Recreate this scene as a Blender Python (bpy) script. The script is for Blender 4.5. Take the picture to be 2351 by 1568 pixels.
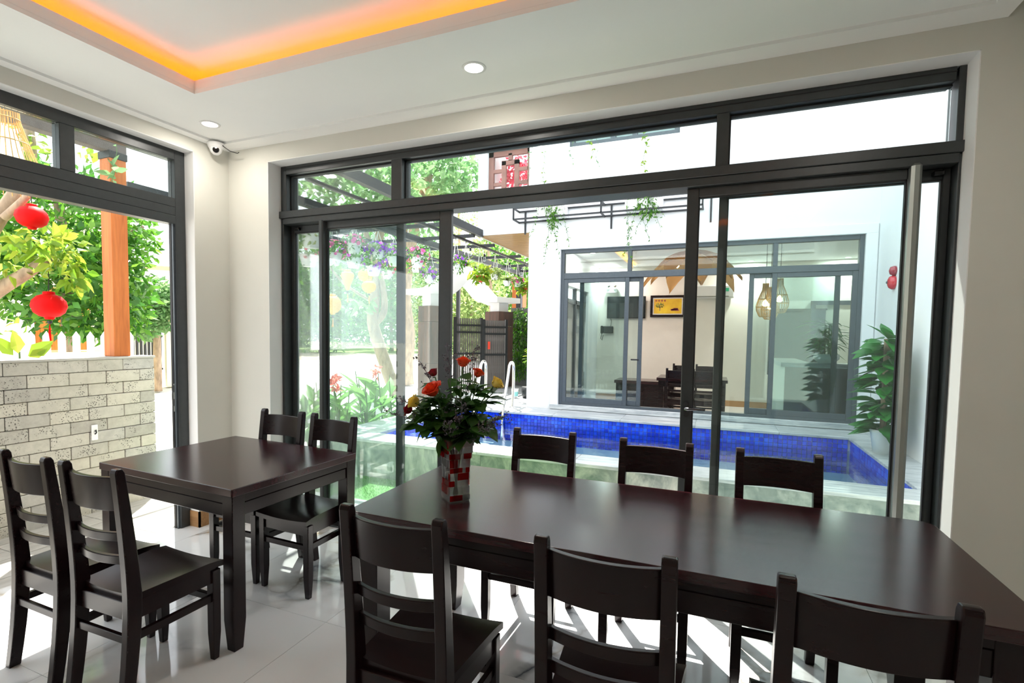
import bpy, bmesh, math, random
from mathutils import Vector, Matrix, noise
from math import sin, cos, pi, radians

for o in list(bpy.data.objects): bpy.data.objects.remove(o, do_unlink=True)
SC = bpy.context.scene
COL = SC.collection
random.seed(7)

# ------------------------------------------------------------------ camera
F_PX, CX, CY, W_PX, H_PX = 1187.92, 1130.26, 829.86, 2351, 1568
YAW, PITCH, ROLL = radians(-23.0713), radians(-3.0544), radians(0.7769)
CAM = Vector((3.433, -2.891, 1.45))
_f = Vector((sin(YAW)*cos(PITCH), cos(YAW)*cos(PITCH), sin(PITCH)))
_r = Vector((cos(YAW), -sin(YAW), 0)); _u = _r.cross(_f)
R_ = cos(ROLL)*_r + sin(ROLL)*_u; U_ = -sin(ROLL)*_r + cos(ROLL)*_u
cd = bpy.data.cameras.new('camera'); cam = bpy.data.objects.new('camera', cd); COL.objects.link(cam)
cam.matrix_world = Matrix(((R_.x, U_.x, -_f.x, CAM.x), (R_.y, U_.y, -_f.y, CAM.y), (R_.z, U_.z, -_f.z, CAM.z), (0, 0, 0, 1)))
cd.sensor_fit = 'HORIZONTAL'; cd.sensor_width = 36; cd.lens = F_PX*36/W_PX
cd.shift_x = (W_PX/2-CX)/W_PX; cd.shift_y = (CY-H_PX/2)/W_PX
cd.clip_start = .02; cd.clip_end = 500
SC.camera = cam

def ray(px, py): return R_*((px-CX)/F_PX) - U_*((py-CY)/F_PX) + _f
def on(px, py, x=None, y=None, z=None, d=None):
    """the point of the place seen at a photo pixel, on a plane it touches or at a horizontal distance"""
    r = ray(px, py)
    if x is not None: t = (x-CAM.x)/r.x
    elif y is not None: t = (y-CAM.y)/r.y
    elif z is not None: t = (z-CAM.z)/r.z
    else: t = d/math.hypot(r.x, r.y)
    return CAM + r*t

# ------------------------------------------------------------------ sky, sun, exposure
wd = bpy.data.worlds.new('sky'); SC.world = wd; wd.use_nodes = True
bg = wd.node_tree.nodes['Background']; bg.inputs[0].default_value = (.90, .95, 1, 1); bg.inputs[1].default_value = 2.6
sd = bpy.data.lights.new('sun_offscreen', 'SUN'); sun = bpy.data.objects.new('sun_offscreen', sd); COL.objects.link(sun)
sd.energy = 16; sd.angle = radians(.6); sd.color = (1, .96, .88)
sun.location = (-6, 8, 12)
sun.rotation_euler = Vector((.327, -.425, -.839)).to_track_quat('-Z', 'Y').to_euler()
vs = SC.view_settings; vs.view_transform = 'Standard'; vs.look = 'None'; vs.gamma = 1; vs.exposure = .42
try: vs.use_curve_mapping = False
except Exception: pass
SC.cycles.max_bounces = 10; SC.cycles.diffuse_bounces = 5; SC.cycles.glossy_bounces = 5
SC.cycles.transmission_bounces = 8; SC.cycles.transparent_max_bounces = 32
SC.cycles.sample_clamp_indirect = 6; SC.cycles.use_denoising = True
SC.cycles.caustics_reflective = False; SC.cycles.caustics_refractive = False

# ------------------------------------------------------------------ materials
MATS = {}
def new_mat(name):
    m = bpy.data.materials.new(name); m.use_nodes = True; MATS[name] = m
    nt = m.node_tree; nt.nodes.clear()
    out = nt.nodes.new('ShaderNodeOutputMaterial')
    return m, nt, out
def N(nt, t, **kw):
    n = nt.nodes.new('ShaderNode'+t)
    for k, v in kw.items(): setattr(n, k, v)
    return n
def coords(nt, scale=(1, 1, 1), obj=True, rnd=False, rot=(0, 0, 0)):
    tc = N(nt, 'TexCoord'); mp = N(nt, 'Mapping'); mp.inputs['Scale'].default_value = scale; mp.inputs['Rotation'].default_value = rot
    nt.links.new(tc.outputs['Object' if obj else 'Generated'], mp.inputs[0])
    if rnd:
        oi = N(nt, 'ObjectInfo'); vm = N(nt, 'VectorMath', operation='SCALE'); vm.inputs[0].default_value = (37, 23, 11)
        nt.links.new(oi.outputs['Random'], vm.inputs['Scale']); nt.links.new(vm.outputs[0], mp.inputs['Location'])
    return mp.outputs[0]
def ramp(nt, fac, stops, interp='LINEAR'):
    r = N(nt, 'ValToRGB'); r.color_ramp.interpolation = interp
    el = r.color_ramp.elements
    while len(el) < len(stops): el.new(.5)
    for e, (p, c) in zip(el, stops): e.position = p; e.color = (*c, 1) if len(c) == 3 else c
    nt.links.new(fac, r.inputs[0]); return r.outputs[0]
def mix(nt, fac, a, b):
    m = N(nt, 'Mix', data_type='RGBA')
    for s, v in ((m.inputs[0], fac), (m.inputs[6], a), (m.inputs[7], b)):
        if hasattr(v, 'links'): nt.links.new(v, s)
        else: s.default_value = v if not isinstance(v, tuple) or len(v) == 4 else (*v, 1)
    return m.outputs[2]
def noise_t(nt, vec, scale, detail=3, rough=.55, dist=0):
    n = N(nt, 'TexNoise'); n.inputs['Scale'].default_value = scale; n.inputs['Detail'].default_value = detail
    n.inputs['Roughness'].default_value = rough; n.inputs['Distortion'].default_value = dist
    nt.links.new(vec, n.inputs['Vector']); return n.outputs[0]
def principled(nt, out, col, rough=.5, metal=0, coat=0, spec=.5, bump=None, bs=.1, bd=.01):
    b = N(nt, 'BsdfPrincipled')
    for k, v in (('Base Color', col), ('Roughness', rough), ('Metallic', metal)):
        if hasattr(v, 'links'): nt.links.new(v, b.inputs[k])
        else: b.inputs[k].default_value = (*v, 1) if isinstance(v, tuple) and len(v) == 3 else v
    b.inputs['Coat Weight'].default_value = coat; b.inputs['Specular IOR Level'].default_value = spec
    if bump is not None:
        bp = N(nt, 'Bump'); bp.inputs['Strength'].default_value = bs; bp.inputs['Distance'].default_value = bd
        nt.links.new(bump, bp.inputs['Height']); nt.links.new(bp.outputs[0], b.inputs['Normal'])
    nt.links.new(b.outputs[0], out.inputs[0]); return b
def pm(name, col, rough=.5, metal=0, var=.08, scale=6, bump=.0, coat=0, spec=.5, stretch=(1, 1, 1), col2=None, rnd=False):
    m, nt, out = new_mat(name)
    v = coords(nt, stretch, rnd=rnd); n = noise_t(nt, v, scale, 4)
    a = tuple(c*(1-var) for c in col); b = col2 or tuple(min(1, c*(1+var)) for c in col)
    c = ramp(nt, n, [(.3, a), (.7, b)])
    principled(nt, out, c, rough, metal, coat, spec, n if bump else None, bump)
    return m
def emit(name, col, s):
    m, nt, out = new_mat(name); e = N(nt, 'Emission'); e.inputs[0].default_value = (*col, 1); e.inputs[1].default_value = s
    nt.links.new(e.outputs[0], out.inputs[0]); return m
def glass(name, tint, haze=.0, refl=1.0, ior=1.5, rough=0.0, hcol=(.85, .95, .93)):
    m, nt, out = new_mat(name)
    t = N(nt, 'BsdfTransparent'); t.inputs[0].default_value = (*tint, 1)
    g = N(nt, 'BsdfGlossy'); g.inputs['Roughness'].default_value = rough
    fr = N(nt, 'Fresnel'); fr.inputs[0].default_value = ior
    mu = N(nt, 'Math', operation='MULTIPLY'); mu.inputs[1].default_value = refl; nt.links.new(fr.outputs[0], mu.inputs[0])
    ms = N(nt, 'MixShader'); nt.links.new(mu.outputs[0], ms.inputs[0]); nt.links.new(t.outputs[0], ms.inputs[1]); nt.links.new(g.outputs[0], ms.inputs[2])
    last = ms.outputs[0]
    if haze:
        v = coords(nt); n = noise_t(nt, v, 1.3, 5, .6)
        h = ramp(nt, n, [(.25, (haze*.6,)*3), (.75, (haze*1.4,)*3)])
        d = N(nt, 'BsdfTranslucent'); d.inputs[0].default_value = (*hcol, 1)
        m2 = N(nt, 'MixShader'); nt.links.new(h, m2.inputs[0]); nt.links.new(last, m2.inputs[1]); nt.links.new(d.outputs[0], m2.inputs[2]); last = m2.outputs[0]
    nt.links.new(last, out.inputs[0]); return m
def leafmat(name, c1, c2, c3, trans=.45, rough=.4):
    m, nt, out = new_mat(name)
    g = N(nt, 'NewGeometry'); c = ramp(nt, g.outputs['Random Per Island'], [(0, c1), (.5, c2), (1, c3)])
    b = N(nt, 'BsdfPrincipled'); nt.links.new(c, b.inputs['Base Color']); b.inputs['Roughness'].default_value = rough
    t = N(nt, 'BsdfTranslucent'); nt.links.new(c, t.inputs[0])
    ms = N(nt, 'MixShader'); ms.inputs[0].default_value = trans
    nt.links.new(b.outputs[0], ms.inputs[1]); nt.links.new(t.outputs[0], ms.inputs[2]); nt.links.new(ms.outputs[0], out.inputs[0])
    return m
def wood(name, c1, c2, rough=.3, coat=.3, axis='x', scale=1.0, rnd=True, spec=.22):
    m, nt, out = new_mat(name)
    st = {'x': (1.2, 16, 16), 'y': (16, 1.2, 16), 'z': (16, 16, 1.2)}[axis]
    v = coords(nt, tuple(s*scale for s in st), rnd=rnd)
    n1 = noise_t(nt, v, 1.5, 6, .65, .6); n2 = noise_t(nt, v, 6, 3)
    c = ramp(nt, n1, [(.3, c1), (.62, c2), (.8, c1)])
    c = mix(nt, .25, c, ramp(nt, n2, [(.3, tuple(x*.5 for x in c1)), (.7, c2)]))
    principled(nt, out, c, rough, 0, coat, spec, n1, .012, .002)
    return m

M = {}
M['wall'] = pm('wall_paint_warm_grey', (.66, .655, .60), .85, var=.02, scale=3)
M['white'] = pm('white_paint', (.86, .86, .85), .8, var=.015, scale=3)
M['ceil'] = pm('ceiling_white', (.86, .86, .85), .9, var=.015, scale=2)
M['alu'] = pm('dark_grey_aluminium', (.045, .05, .052), .38, metal=.25, var=.08, scale=30)
M['alu2'] = pm('blue_grey_aluminium', (.07, .085, .10), .42, metal=.2, var=.08, scale=30)
M['rubber'] = pm('black_gasket', (.008, .008, .009), .6)
M['chrome'] = pm('polished_steel', (.8, .8, .8), .08, metal=1, var=.03)
M['satin'] = pm('satin_metal', (.34, .36, .34), .34, metal=.7, var=.03)
M['darkmetal'] = pm('dark_handle_metal', (.10, .10, .11), .25, metal=.9)
M['rose'] = wood('dark_rosewood', (.008, .0045, .0055), (.015, .0058, .0065), .27, 0, spec=.28)
M['rosetop'] = wood('dark_rosewood_top', (.012, .0065, .008), (.042, .008, .011), .20, 0, scale=.6, spec=.5)
M['gl'] = glass('clear_window_glass', (.93, .975, .965), .006, .75, 1.5)
M['glh'] = glass('dusty_window_glass', (.92, .97, .96), .035, .75, 1.5)
M['gl_house'] = glass('house_window_glass', (.84, .92, .92), .02, 1.1, 1.52)
M['black'] = pm('black_steel', (.02, .022, .024), .45, metal=.3)
M['housewhite'] = pm('house_white_render', (.77, .78, .80), .85, var=.015, scale=2)
M['red'] = pm('red_lantern_fabric', (.60, .003, .004), .6, var=.05, spec=.12)
M['yellow'] = pm('yellow_lantern_silk', (.85, .42, .02), .6, var=.1, scale=40)
M['whitepot'] = pm('white_plastic', (.82, .82, .82), .35, var=.03)
M['redpot'] = pm('red_plastic', (.7, .06, .03), .35, var=.05)
M['string'] = pm('white_string', (.75, .75, .72), .7)
M['leaf'] = leafmat('leaf_mid', (.03, .12, .015), (.07, .22, .02), (.16, .34, .03))
M['leafdark'] = leafmat('leaf_dark', (.012, .055, .012), (.025, .10, .02), (.05, .15, .03), .3)
M['leafbright'] = leafmat('leaf_bright', (.10, .23, .015), (.21, .34, .025), (.36, .42, .05), .5)
M['leafpale'] = leafmat('leaf_pale', (.10, .24, .08), (.17, .32, .12), (.26, .40, .18), .5)
M['leafyg'] = leafmat('leaf_yellow_green', (.15, .24, .06), (.22, .31, .09), (.32, .38, .14), .45)
M['leafpothos'] = leafmat('leaf_pothos', (.015, .11, .02), (.03, .20, .03), (.06, .28, .05), .3, .3)
M['leafrose'] = leafmat('leaf_rose', (.018, .065, .014), (.045, .125, .022), (.085, .19, .04), .35, .35)
M['bark'] = pm('bark_grey_brown', (.30, .22, .15), .9, var=.4, scale=14, bump=.5, stretch=(1, 1, .3))
M['pink'] = leafmat('petal_pink', (.75, .12, .30), (.80, .10, .45), (.85, .30, .50), .4)
M['purple'] = leafmat('petal_purple', (.22, .05, .50), (.32, .08, .62), (.55, .10, .60), .4)
M['salmon'] = leafmat('petal_salmon', (.80, .20, .18), (.85, .30, .25), (.85, .15, .12), .4)
M['magenta'] = leafmat('petal_magenta', (.70, .05, .12), (.80, .12, .20), (.85, .25, .28), .4)
M['concrete'] = pm('pale_concrete', (.55, .53, .50), .9, var=.08, scale=1.5)
M['earth'] = pm('pale_dirt', (.42, .36, .27), .95, var=.25, scale=.6)
M['grassland'] = pm('field_grass', (.18, .26, .07), .95, var=.4, scale=.5)
M['orangewood'] = wood('orange_stained_wood', (.36, .10, .025), (.55, .17, .045), .55, .05, 'z', .7)
M['shutter'] = wood('orange_shutter_wood', (.45, .13, .02), (.62, .22, .04), .5, .05, 'z')
M['soffit'] = wood('golden_wood_boards', (.22, .11, .03), (.40, .22, .07), .5, .05, 'x', .7)
M['skirt'] = wood('oak_skirting', (.30, .15, .06), (.45, .25, .11), .45, .1, 'x')
M['rustywood'] = pm('weathered_brown_tile', (.16, .11, .09), .8, var=.5, scale=7, stretch=(2, 2, .4), col2=(.30, .17, .12))
M['rattan'] = pm('rattan_cane', (.62, .36, .12), .6, var=.25, scale=20)
M['tan'] = pm('bamboo_weave', (.50, .30, .12), .65, var=.3, scale=60)
M['cream'] = pm('cream_render', (.80, .76, .58), .85, var=.03, scale=1)
M['picket'] = pm('white_picket_paint', (.80, .76, .66), .8, var=.08, scale=8)
M['lampglow'] = emit('downlight_glow', (1, .90, .78), 7)
M['bulb'] = emit('warm_bulb', (1, .72, .35), 14)
M['cove'] = emit('amber_led_strip', (1, .175, .0), 14)
M['plastic'] = pm('white_camera_plastic', (.82, .82, .82), .4, var=.02)
M['blackgloss'] = pm('black_gloss', (.008, .008, .009), .12)

def floor_mat():
    m, nt, out = new_mat('polished_white_marble')
    v = coords(nt, (1, 1, 1), rnd=True)
    dn = N(nt, 'TexNoise'); dn.inputs['Scale'].default_value = 1.6; dn.inputs['Detail'].default_value = 6; nt.links.new(v, dn.inputs['Vector'])
    sc = N(nt, 'VectorMath', operation='SCALE'); sc.inputs['Scale'].default_value = .85; nt.links.new(dn.outputs[1], sc.inputs[0])
    ad = N(nt, 'VectorMath', operation='ADD'); nt.links.new(v, ad.inputs[0]); nt.links.new(sc.outputs[0], ad.inputs[1])
    vo = N(nt, 'TexVoronoi', feature='DISTANCE_TO_EDGE'); vo.inputs['Scale'].default_value = 1.15; nt.links.new(ad.outputs[0], vo.inputs['Vector'])
    vein = ramp(nt, vo.outputs['Distance'], [(0, (1, 1, 1)), (.016, (.55,)*3), (.07, (0, 0, 0))])
    n2 = noise_t(nt, v, 1.1, 3); msk = ramp(nt, n2, [(.44, (0, 0, 0)), (.58, (1, 1, 1))])
    f = N(nt, 'Math', operation='MULTIPLY'); nt.links.new(vein, f.inputs[0]); nt.links.new(msk, f.inputs[1])
    n3 = noise_t(nt, v, 2.3, 2); vc = ramp(nt, n3, [(.45, (.10, .11, .13)), (.62, (.38, .25, .08))])
    base = ramp(nt, n2, [(.2, (.78, .785, .79)), (.8, (.86, .86, .86))])
    c = mix(nt, f.outputs[0], base, vc)
    principled(nt, out, c, .07, 0, .0, .55)
    return m
M['floor'] = floor_mat()
def streak_mat(name, c1, c2, c3, st, rough=.35, dist=1.5, sc=1.0):
    m, nt, out = new_mat(name); v = coords(nt, st, rnd=True, rot=(.2, .5, .35))
    n = noise_t(nt, v, 2.2*sc, 7, .62, dist); n2 = noise_t(nt, v, 7*sc, 4, .6, 1)
    c = ramp(nt, n, [(.25, c1), (.5, c2), (.68, c3)]); c = mix(nt, .35, c, ramp(nt, n2, [(.35, c1), (.7, c3)]))
    principled(nt, out, c, rough); return m
M['copmarble'] = streak_mat('grey_white_coping_marble', (.16, .19, .22), (.46, .49, .51), (.78, .79, .79), (.5, 4.5, 4.5), .3)
M['greenmarble'] = streak_mat('green_grey_marble', (.06, .10, .095), (.19, .24, .22), (.60, .62, .55), (1, 2.2, .8), .3, 2.2)
M['pathtile'] = streak_mat('grey_wood_look_tile', (.30, .28, .25), (.42, .40, .36), (.52, .50, .46), (3, .6, 3), .5)

def pooltile_mat(name, s=.05):
    m, nt, out = new_mat(name)
    oi = N(nt, 'NewGeometry')
    c = ramp(nt, oi.outputs['Random Per Island'], [(0, (.004, .03, .55)), (.5, (.008, .06, .80)), (1, (.02, .13, .95))])
    principled(nt, out, c, .12, 0, .3); return m
M['pooltile'] = pooltile_mat('cobalt_pool_tile')
M['grout'] = pm('pale_grout', (.62, .66, .72), .8)
def poolgrid_mat():
    m, nt, out = new_mat('cobalt_tile_grid')
    tc = N(nt, 'TexCoord'); sx = N(nt, 'SeparateXYZ'); nt.links.new(tc.outputs['Object'], sx.inputs[0])
    def line(o, k):
        a = N(nt, 'Math', operation='MULTIPLY'); a.inputs[1].default_value = k; nt.links.new(o, a.inputs[0])
        b = N(nt, 'Math', operation='FRACT'); nt.links.new(a.outputs[0], b.inputs[0])
        c = N(nt, 'Math', operation='LESS_THAN'); c.inputs[1].default_value = .06; nt.links.new(b.outputs[0], c.inputs[0]); return c.outputs[0]
    mx = N(nt, 'Math', operation='MAXIMUM'); nt.links.new(line(sx.outputs[0], 5), mx.inputs[0]); nt.links.new(line(sx.outputs[1], 10), mx.inputs[1])
    n = noise_t(nt, tc.outputs['Object'], 3, 2)
    c = ramp(nt, n, [(.3, (.006, .06, .75)), (.7, (.02, .16, .95))])
    c = mix(nt, mx.outputs[0], c, (.45, .62, .85, 1))
    principled(nt, out, c, .3); return m
M['poolgrid'] = poolgrid_mat()
def water_mat():
    m, nt, out = new_mat('pool_water')
    v = coords(nt, (1, 2.2, 1)); n = noise_t(nt, v, 5, 3, .5, .6)
    bp = N(nt, 'Bump'); bp.inputs['Strength'].default_value = .12; bp.inputs['Distance'].default_value = .02; nt.links.new(n, bp.inputs['Height'])
    t = N(nt, 'BsdfTransparent'); t.inputs[0].default_value = (.55, .78, .98, 1)
    g = N(nt, 'BsdfGlossy'); g.inputs['Roughness'].default_value = .02; nt.links.new(bp.outputs[0], g.inputs['Normal'])
    fr = N(nt, 'Fresnel'); fr.inputs[0].default_value = 1.33; nt.links.new(bp.outputs[0], fr.inputs['Normal'])
    ms = N(nt, 'MixShader'); nt.links.new(fr.outputs[0], ms.inputs[0]); nt.links.new(t.outputs[0], ms.inputs[1]); nt.links.new(g.outputs[0], ms.inputs[2])
    nt.links.new(ms.outputs[0], out.inputs[0]); return m
M['water'] = water_mat()
def lava_mat():
    m, nt, out = new_mat('grey_lava_stone')
    oi = N(nt, 'ObjectInfo'); v = coords(nt, (1, 1, 1), rnd=True)
    base = ramp(nt, oi.outputs['Random'], [(0, (.36, .345, .31)), (.35, (.48, .46, .40)), (.7, (.56, .53, .45)), (1, (.44, .43, .41))])
    vo = N(nt, 'TexVoronoi'); vo.inputs['Scale'].default_value = 75; nt.links.new(v, vo.inputs['Vector'])
    hole = ramp(nt, vo.outputs['Distance'], [(.0, (1, 1, 1)), (.30, (.6,)*3), (.38, (0, 0, 0))])
    big = noise_t(nt, v, 7, 2); bm_ = ramp(nt, big, [(.50, (0, 0, 0)), (.60, (1, 1, 1))])
    f = N(nt, 'Math', operation='MULTIPLY'); nt.links.new(hole, f.inputs[0]); nt.links.new(bm_, f.inputs[1])
    n = noise_t(nt, v, 18, 5, .7); base = mix(nt, .3, base, ramp(nt, n, [(.3, (.22, .21, .19)), (.7, (.58, .56, .50))]))
    c = mix(nt, f.outputs[0], base, (.03, .03, .028, 1))
    principled(nt, out, c, .9, 0, 0, .3, n, .35, .004); return m
M['lava'] = lava_mat()

# ------------------------------------------------------------------ mesh helpers
class MB:
    def __init__(s): s.v = []; s.f = []
    def add(s, vs, fs):
        k = len(s.v); s.v += [tuple(x) for x in vs]; s.f += [tuple(i+k for i in f) for f in fs]; return s
    def box(s, lo, hi, mat=None):
        x0, y0, z0 = lo; x1, y1, z1 = hi
        p = [(x0, y0, z0), (x1, y0, z0), (x1, y1, z0), (x0, y1, z0), (x0, y0, z1), (x1, y0, z1), (x1, y1, z1), (x0, y1, z1)]
        if mat is not None: p = [tuple(mat @ Vector(q)) for q in p]
        return s.add(p, [(0, 3, 2, 1), (4, 5, 6, 7), (0, 1, 5, 4), (1, 2, 6, 5), (2, 3, 7, 6), (3, 0, 4, 7)])
    def bar(s, a, b, w, h=None, up=(0, 0, 1)):
        a = Vector(a); b = Vector(b); h = h or w; d = (b-a).normalized(); u = Vector(up)
        if abs(d.dot(u)) > .95: u = Vector((1, 0, 0))
        r = d.cross(u).normalized(); u = r.cross(d).normalized()
        p = [q+r*(i*w/2)+u*(j*h/2) for q in (a, b) for i, j in ((-1, -1), (1, -1), (1, 1), (-1, 1))]
        return s.add(p, [(3, 2, 1, 0), (4, 5, 6, 7), (0, 1, 5, 4), (1, 2, 6, 5), (2, 3, 7, 6), (3, 0, 4, 7)])
    def tube(s, pts, rad, n=8, cap=True):
        pts = [Vector(p) for p in pts]; rs = rad if isinstance(rad, (list, tuple)) else [rad]*len(pts)
        rings = []; prev = None
        for i, p in enumerate(pts):
            d = (pts[min(i+1, len(pts)-1)]-pts[max(i-1, 0)]).normalized()
            if prev is None:
                u = Vector((0, 0, 1)) if abs(d.z) < .9 else Vector((1, 0, 0)); r = d.cross(u).normalized()
            else: r = (prev-d*prev.dot(d)).normalized()
            prev = r; u = d.cross(r)
            rings.append([p+(r*cos(2*pi*k/n)+u*sin(2*pi*k/n))*rs[i] for k in range(n)])
        vs = [q for g in rings for q in g]; fs = []
        for i in range(len(pts)-1):
            for k in range(n): fs.append((i*n+k, i*n+(k+1) % n, (i+1)*n+(k+1) % n, (i+1)*n+k))
        if cap: fs += [tuple(range(n))[::-1], tuple(range((len(pts)-1)*n, len(pts)*n))]
        return s.add(vs, fs)
    def lathe(s, prof, n=20, c=(0, 0, 0), cap=True):
        vs = []; fs = []
        for r, z in prof:
            for k in range(n):
                a = 2*pi*k/n; vs.append((c[0]+r*cos(a), c[1]+r*sin(a), c[2]+z))
        for i in range(len(prof)-1):
            for k in range(n): fs.append((i*n+k, i*n+(k+1) % n, (i+1)*n+(k+1) % n, (i+1)*n+k))
        if cap and prof[0][0] > 1e-4: fs.append(tuple(range(n))[::-1])
        if cap and prof[-1][0] > 1e-4: fs.append(tuple(range((len(prof)-1)*n, len(prof)*n)))
        return s.add(vs, fs)
    def prism(s, poly, lo, hi, axis='z'):
        n = len(poly)
        def P(a, b, c): return {'z': (a, b, c), 'x': (c, a, b), 'y': (a, c, b)}[axis]
        vs = [P(a, b, lo) for a, b in poly]+[P(a, b, hi) for a, b in poly]
        fs = [tuple(range(n))[::-1], tuple(range(n, 2*n))]+[(i, (i+1) % n, n+(i+1) % n, n+i) for i in range(n)]
        return s.add(vs, fs)
    def leaf(s, p, d, up, L, W, fold=.25, droop=.0):
        p = Vector(p); d = Vector(d).normalized(); up = Vector(up); r = d.cross(up)
        if r.length < .05: r = d.orthogonal()
        r.normalize(); u = r.cross(d)
        m1 = p+d*L*.35; tip = p+d*L-u*droop*L
        return s.add([p, m1+r*W*.5+u*W*fold, p+d*L*.7+r*W*.33+u*(W*fold*.6-droop*L*.45), tip, p+d*L*.7-r*W*.33+u*(W*fold*.6-droop*L*.45), m1-r*W*.5+u*W*fold, m1, p+d*L*.7-u*droop*L*.5],
                     [(0, 1, 6), (1, 2, 7, 6), (2, 3, 7), (3, 4, 7), (4, 5, 6, 7), (5, 0, 6)])
    def dleaf(s, p, d, up, L, W):
        p = Vector(p); d = Vector(d).normalized(); r = d.cross(Vector(up))
        if r.length < .05: r = d.orthogonal()
        r.normalize(); m = p+d*L*.45
        return s.add([p, m+r*W*.5, p+d*L, m-r*W*.5], [(0, 1, 2, 3)])
    def build(s, name, mat, parent=None, smooth=False, bevel=0, seg=2, fixn=False):
        me = bpy.data.meshes.new(name); me.from_pydata(s.v, [], s.f); me.update()
        if bevel or fixn:
            b = bmesh.new(); b.from_mesh(me)
            bmesh.ops.recalc_face_normals(b, faces=b.faces)
            if bevel: bmesh.ops.bevel(b, geom=[e for e in b.edges if e.calc_face_angle(0) > .5], offset=bevel, segments=seg, profile=.5, affect='EDGES')
            b.to_mesh(me); b.free()
        if smooth is True:
            for p in me.polygons: p.use_smooth = True
        elif smooth:
            for p in me.polygons: p.use_smooth = True
            try: me.set_sharp_from_angle(angle=smooth)
            except Exception: pass
        me.materials.append(M[mat] if isinstance(mat, str) else mat)
        o = bpy.data.objects.new(name, me); COL.objects.link(o)
        if parent is not None: o.parent = parent
        return o
def tag(o, label=None, cat=None, group=None, kind=None):
    if label: o['label'] = label
    if cat: o['category'] = cat
    if group: o['group'] = group
    if kind: o['kind'] = kind
    return o
def empty(name, loc=(0, 0, 0), rz=0, label=None, cat=None, group=None, kind=None):
    o = bpy.data.objects.new(name, None); COL.objects.link(o); o.location = loc; o.rotation_euler = (0, 0, rz)
    o.empty_display_size = .1
    return tag(o, label, cat, group, kind)
def copy_tree(o, parent=None):
    c = o.copy(); COL.objects.link(c); c.parent = parent
    for ch in list(o.children): copy_tree(ch, c)
    return c
def rnd(a, b): return random.uniform(a, b)
def rdir(zb=0):
    while 1:
        v = Vector((rnd(-1, 1), rnd(-1, 1), rnd(-1, 1)))
        if .05 < v.length < 1: v.normalize(); v.z += zb; return v.normalized()

# ================================================================== THE ROOM
RX0, RX1, RY0 = 0.0, 5.5, -5.2          # room inner faces; window wall at y = 0
fl = MB().box((-.16, RY0, -.12), (RX1, .30, -.006)).build('floor', 'grout'); tag(fl, kind='structure')
TS = .80
tile_me = {}
y = .30; 
ys = [.30, -.06-.0]
gx = [-.16, .10, .90, 1.70, 2.50, 3.30, 4.10, 4.90, 5.5]
gy = [.30, -.10, -.90, -1.70, -2.50, -3.30, -4.10, -4.90, -5.2]
for i in range(len(gx)-1):
    for j in range(len(gy)-1):
        x0, x1, y1, y0 = gx[i], gx[i+1], gy[j], gy[j+1]
        k = (round(x1-x0, 3), round(y1-y0, 3))
        if k not in tile_me:
            o = MB().box((-k[0]/2+.001, -k[1]/2+.001, -.006), (k[0]/2-.001, k[1]/2-.001, 0)).build('floor_tile', 'floor', fl); tile_me[k] = o.data
        else:
            o = bpy.data.objects.new('floor_tile', tile_me[k]); COL.objects.link(o); o.parent = fl
        o.location = ((x0+x1)/2, (y0+y1)/2, 0)
# window wall, left wall, the two walls behind the camera
WX0, WX1, WZ = .396, 4.44, 2.684
w = MB()
w.box((-.25, 0, -.05), (WX0, .30, 3.15)); w.box((WX1, 0, -.05), (RX1+.2, .30, 3.15)); w.box((WX0, 0, WZ), (WX1, .30, 3.15))
tag(w.build('wall_back', 'wall'), kind='structure')
LY0, LY1, LZ = -2.75, -.287, 2.714
w = MB(); w.box((-.25, LY1, -.05), (0, 0, 3.15)); w.box((-.25, RY0-.2, -.05), (0, LY0, 3.15)); w.box((-.25, LY0, LZ), (0, LY1, 3.15))
tag(w.build('wall_left', 'wall'), kind='structure')
w = MB(); w.box((RX1, RY0-.2, -.05), (RX1+.2, 0, 3.15))
tag(w.build('wall_right', 'wall'), kind='structure')
tag(MB().box((0, RY0-.2, -.05), (RX1, RY0, 3.15)).build('wall_front', 'wall'), kind='structure')
# white plaster lining of the two openings
w = MB(); t = .004
w.box((WX0-.001, .0005, 0), (WX0+t, .299, WZ)); w.box((WX1-t, .0005, 0), (WX1+.001, .299, WZ)); w.box((WX0, .0005, WZ-t), (WX1, .299, WZ+.001))
tag(w.build('trim_1', 'white'), kind='structure')
w = MB(); w.box((-.249, LY1-t, 0), (-.0005, LY1+.001, LZ)); w.box((-.249, LY0, LZ-t), (-.0005, LY1, LZ+.001)); w.box((-.249, LY0-.001, 0), (-.0005, LY0+t, LZ))
tag(w.build('trim_2', 'white'), kind='structure')
# skirting
tag(MB().box((-.088, LY1-.012, 0), (.012, LY1, .115)).box((0, LY1-.012, 0), (.012, 0, .115)).build('baseboard_left', 'skirt'), kind='structure')
tag(MB().box((.012, -.012, 0), (WX0, 0, .115)).box((WX1, -.012, 0), (RX1, 0, .115)).build('baseboard_back', 'skirt'), kind='structure')
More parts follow.
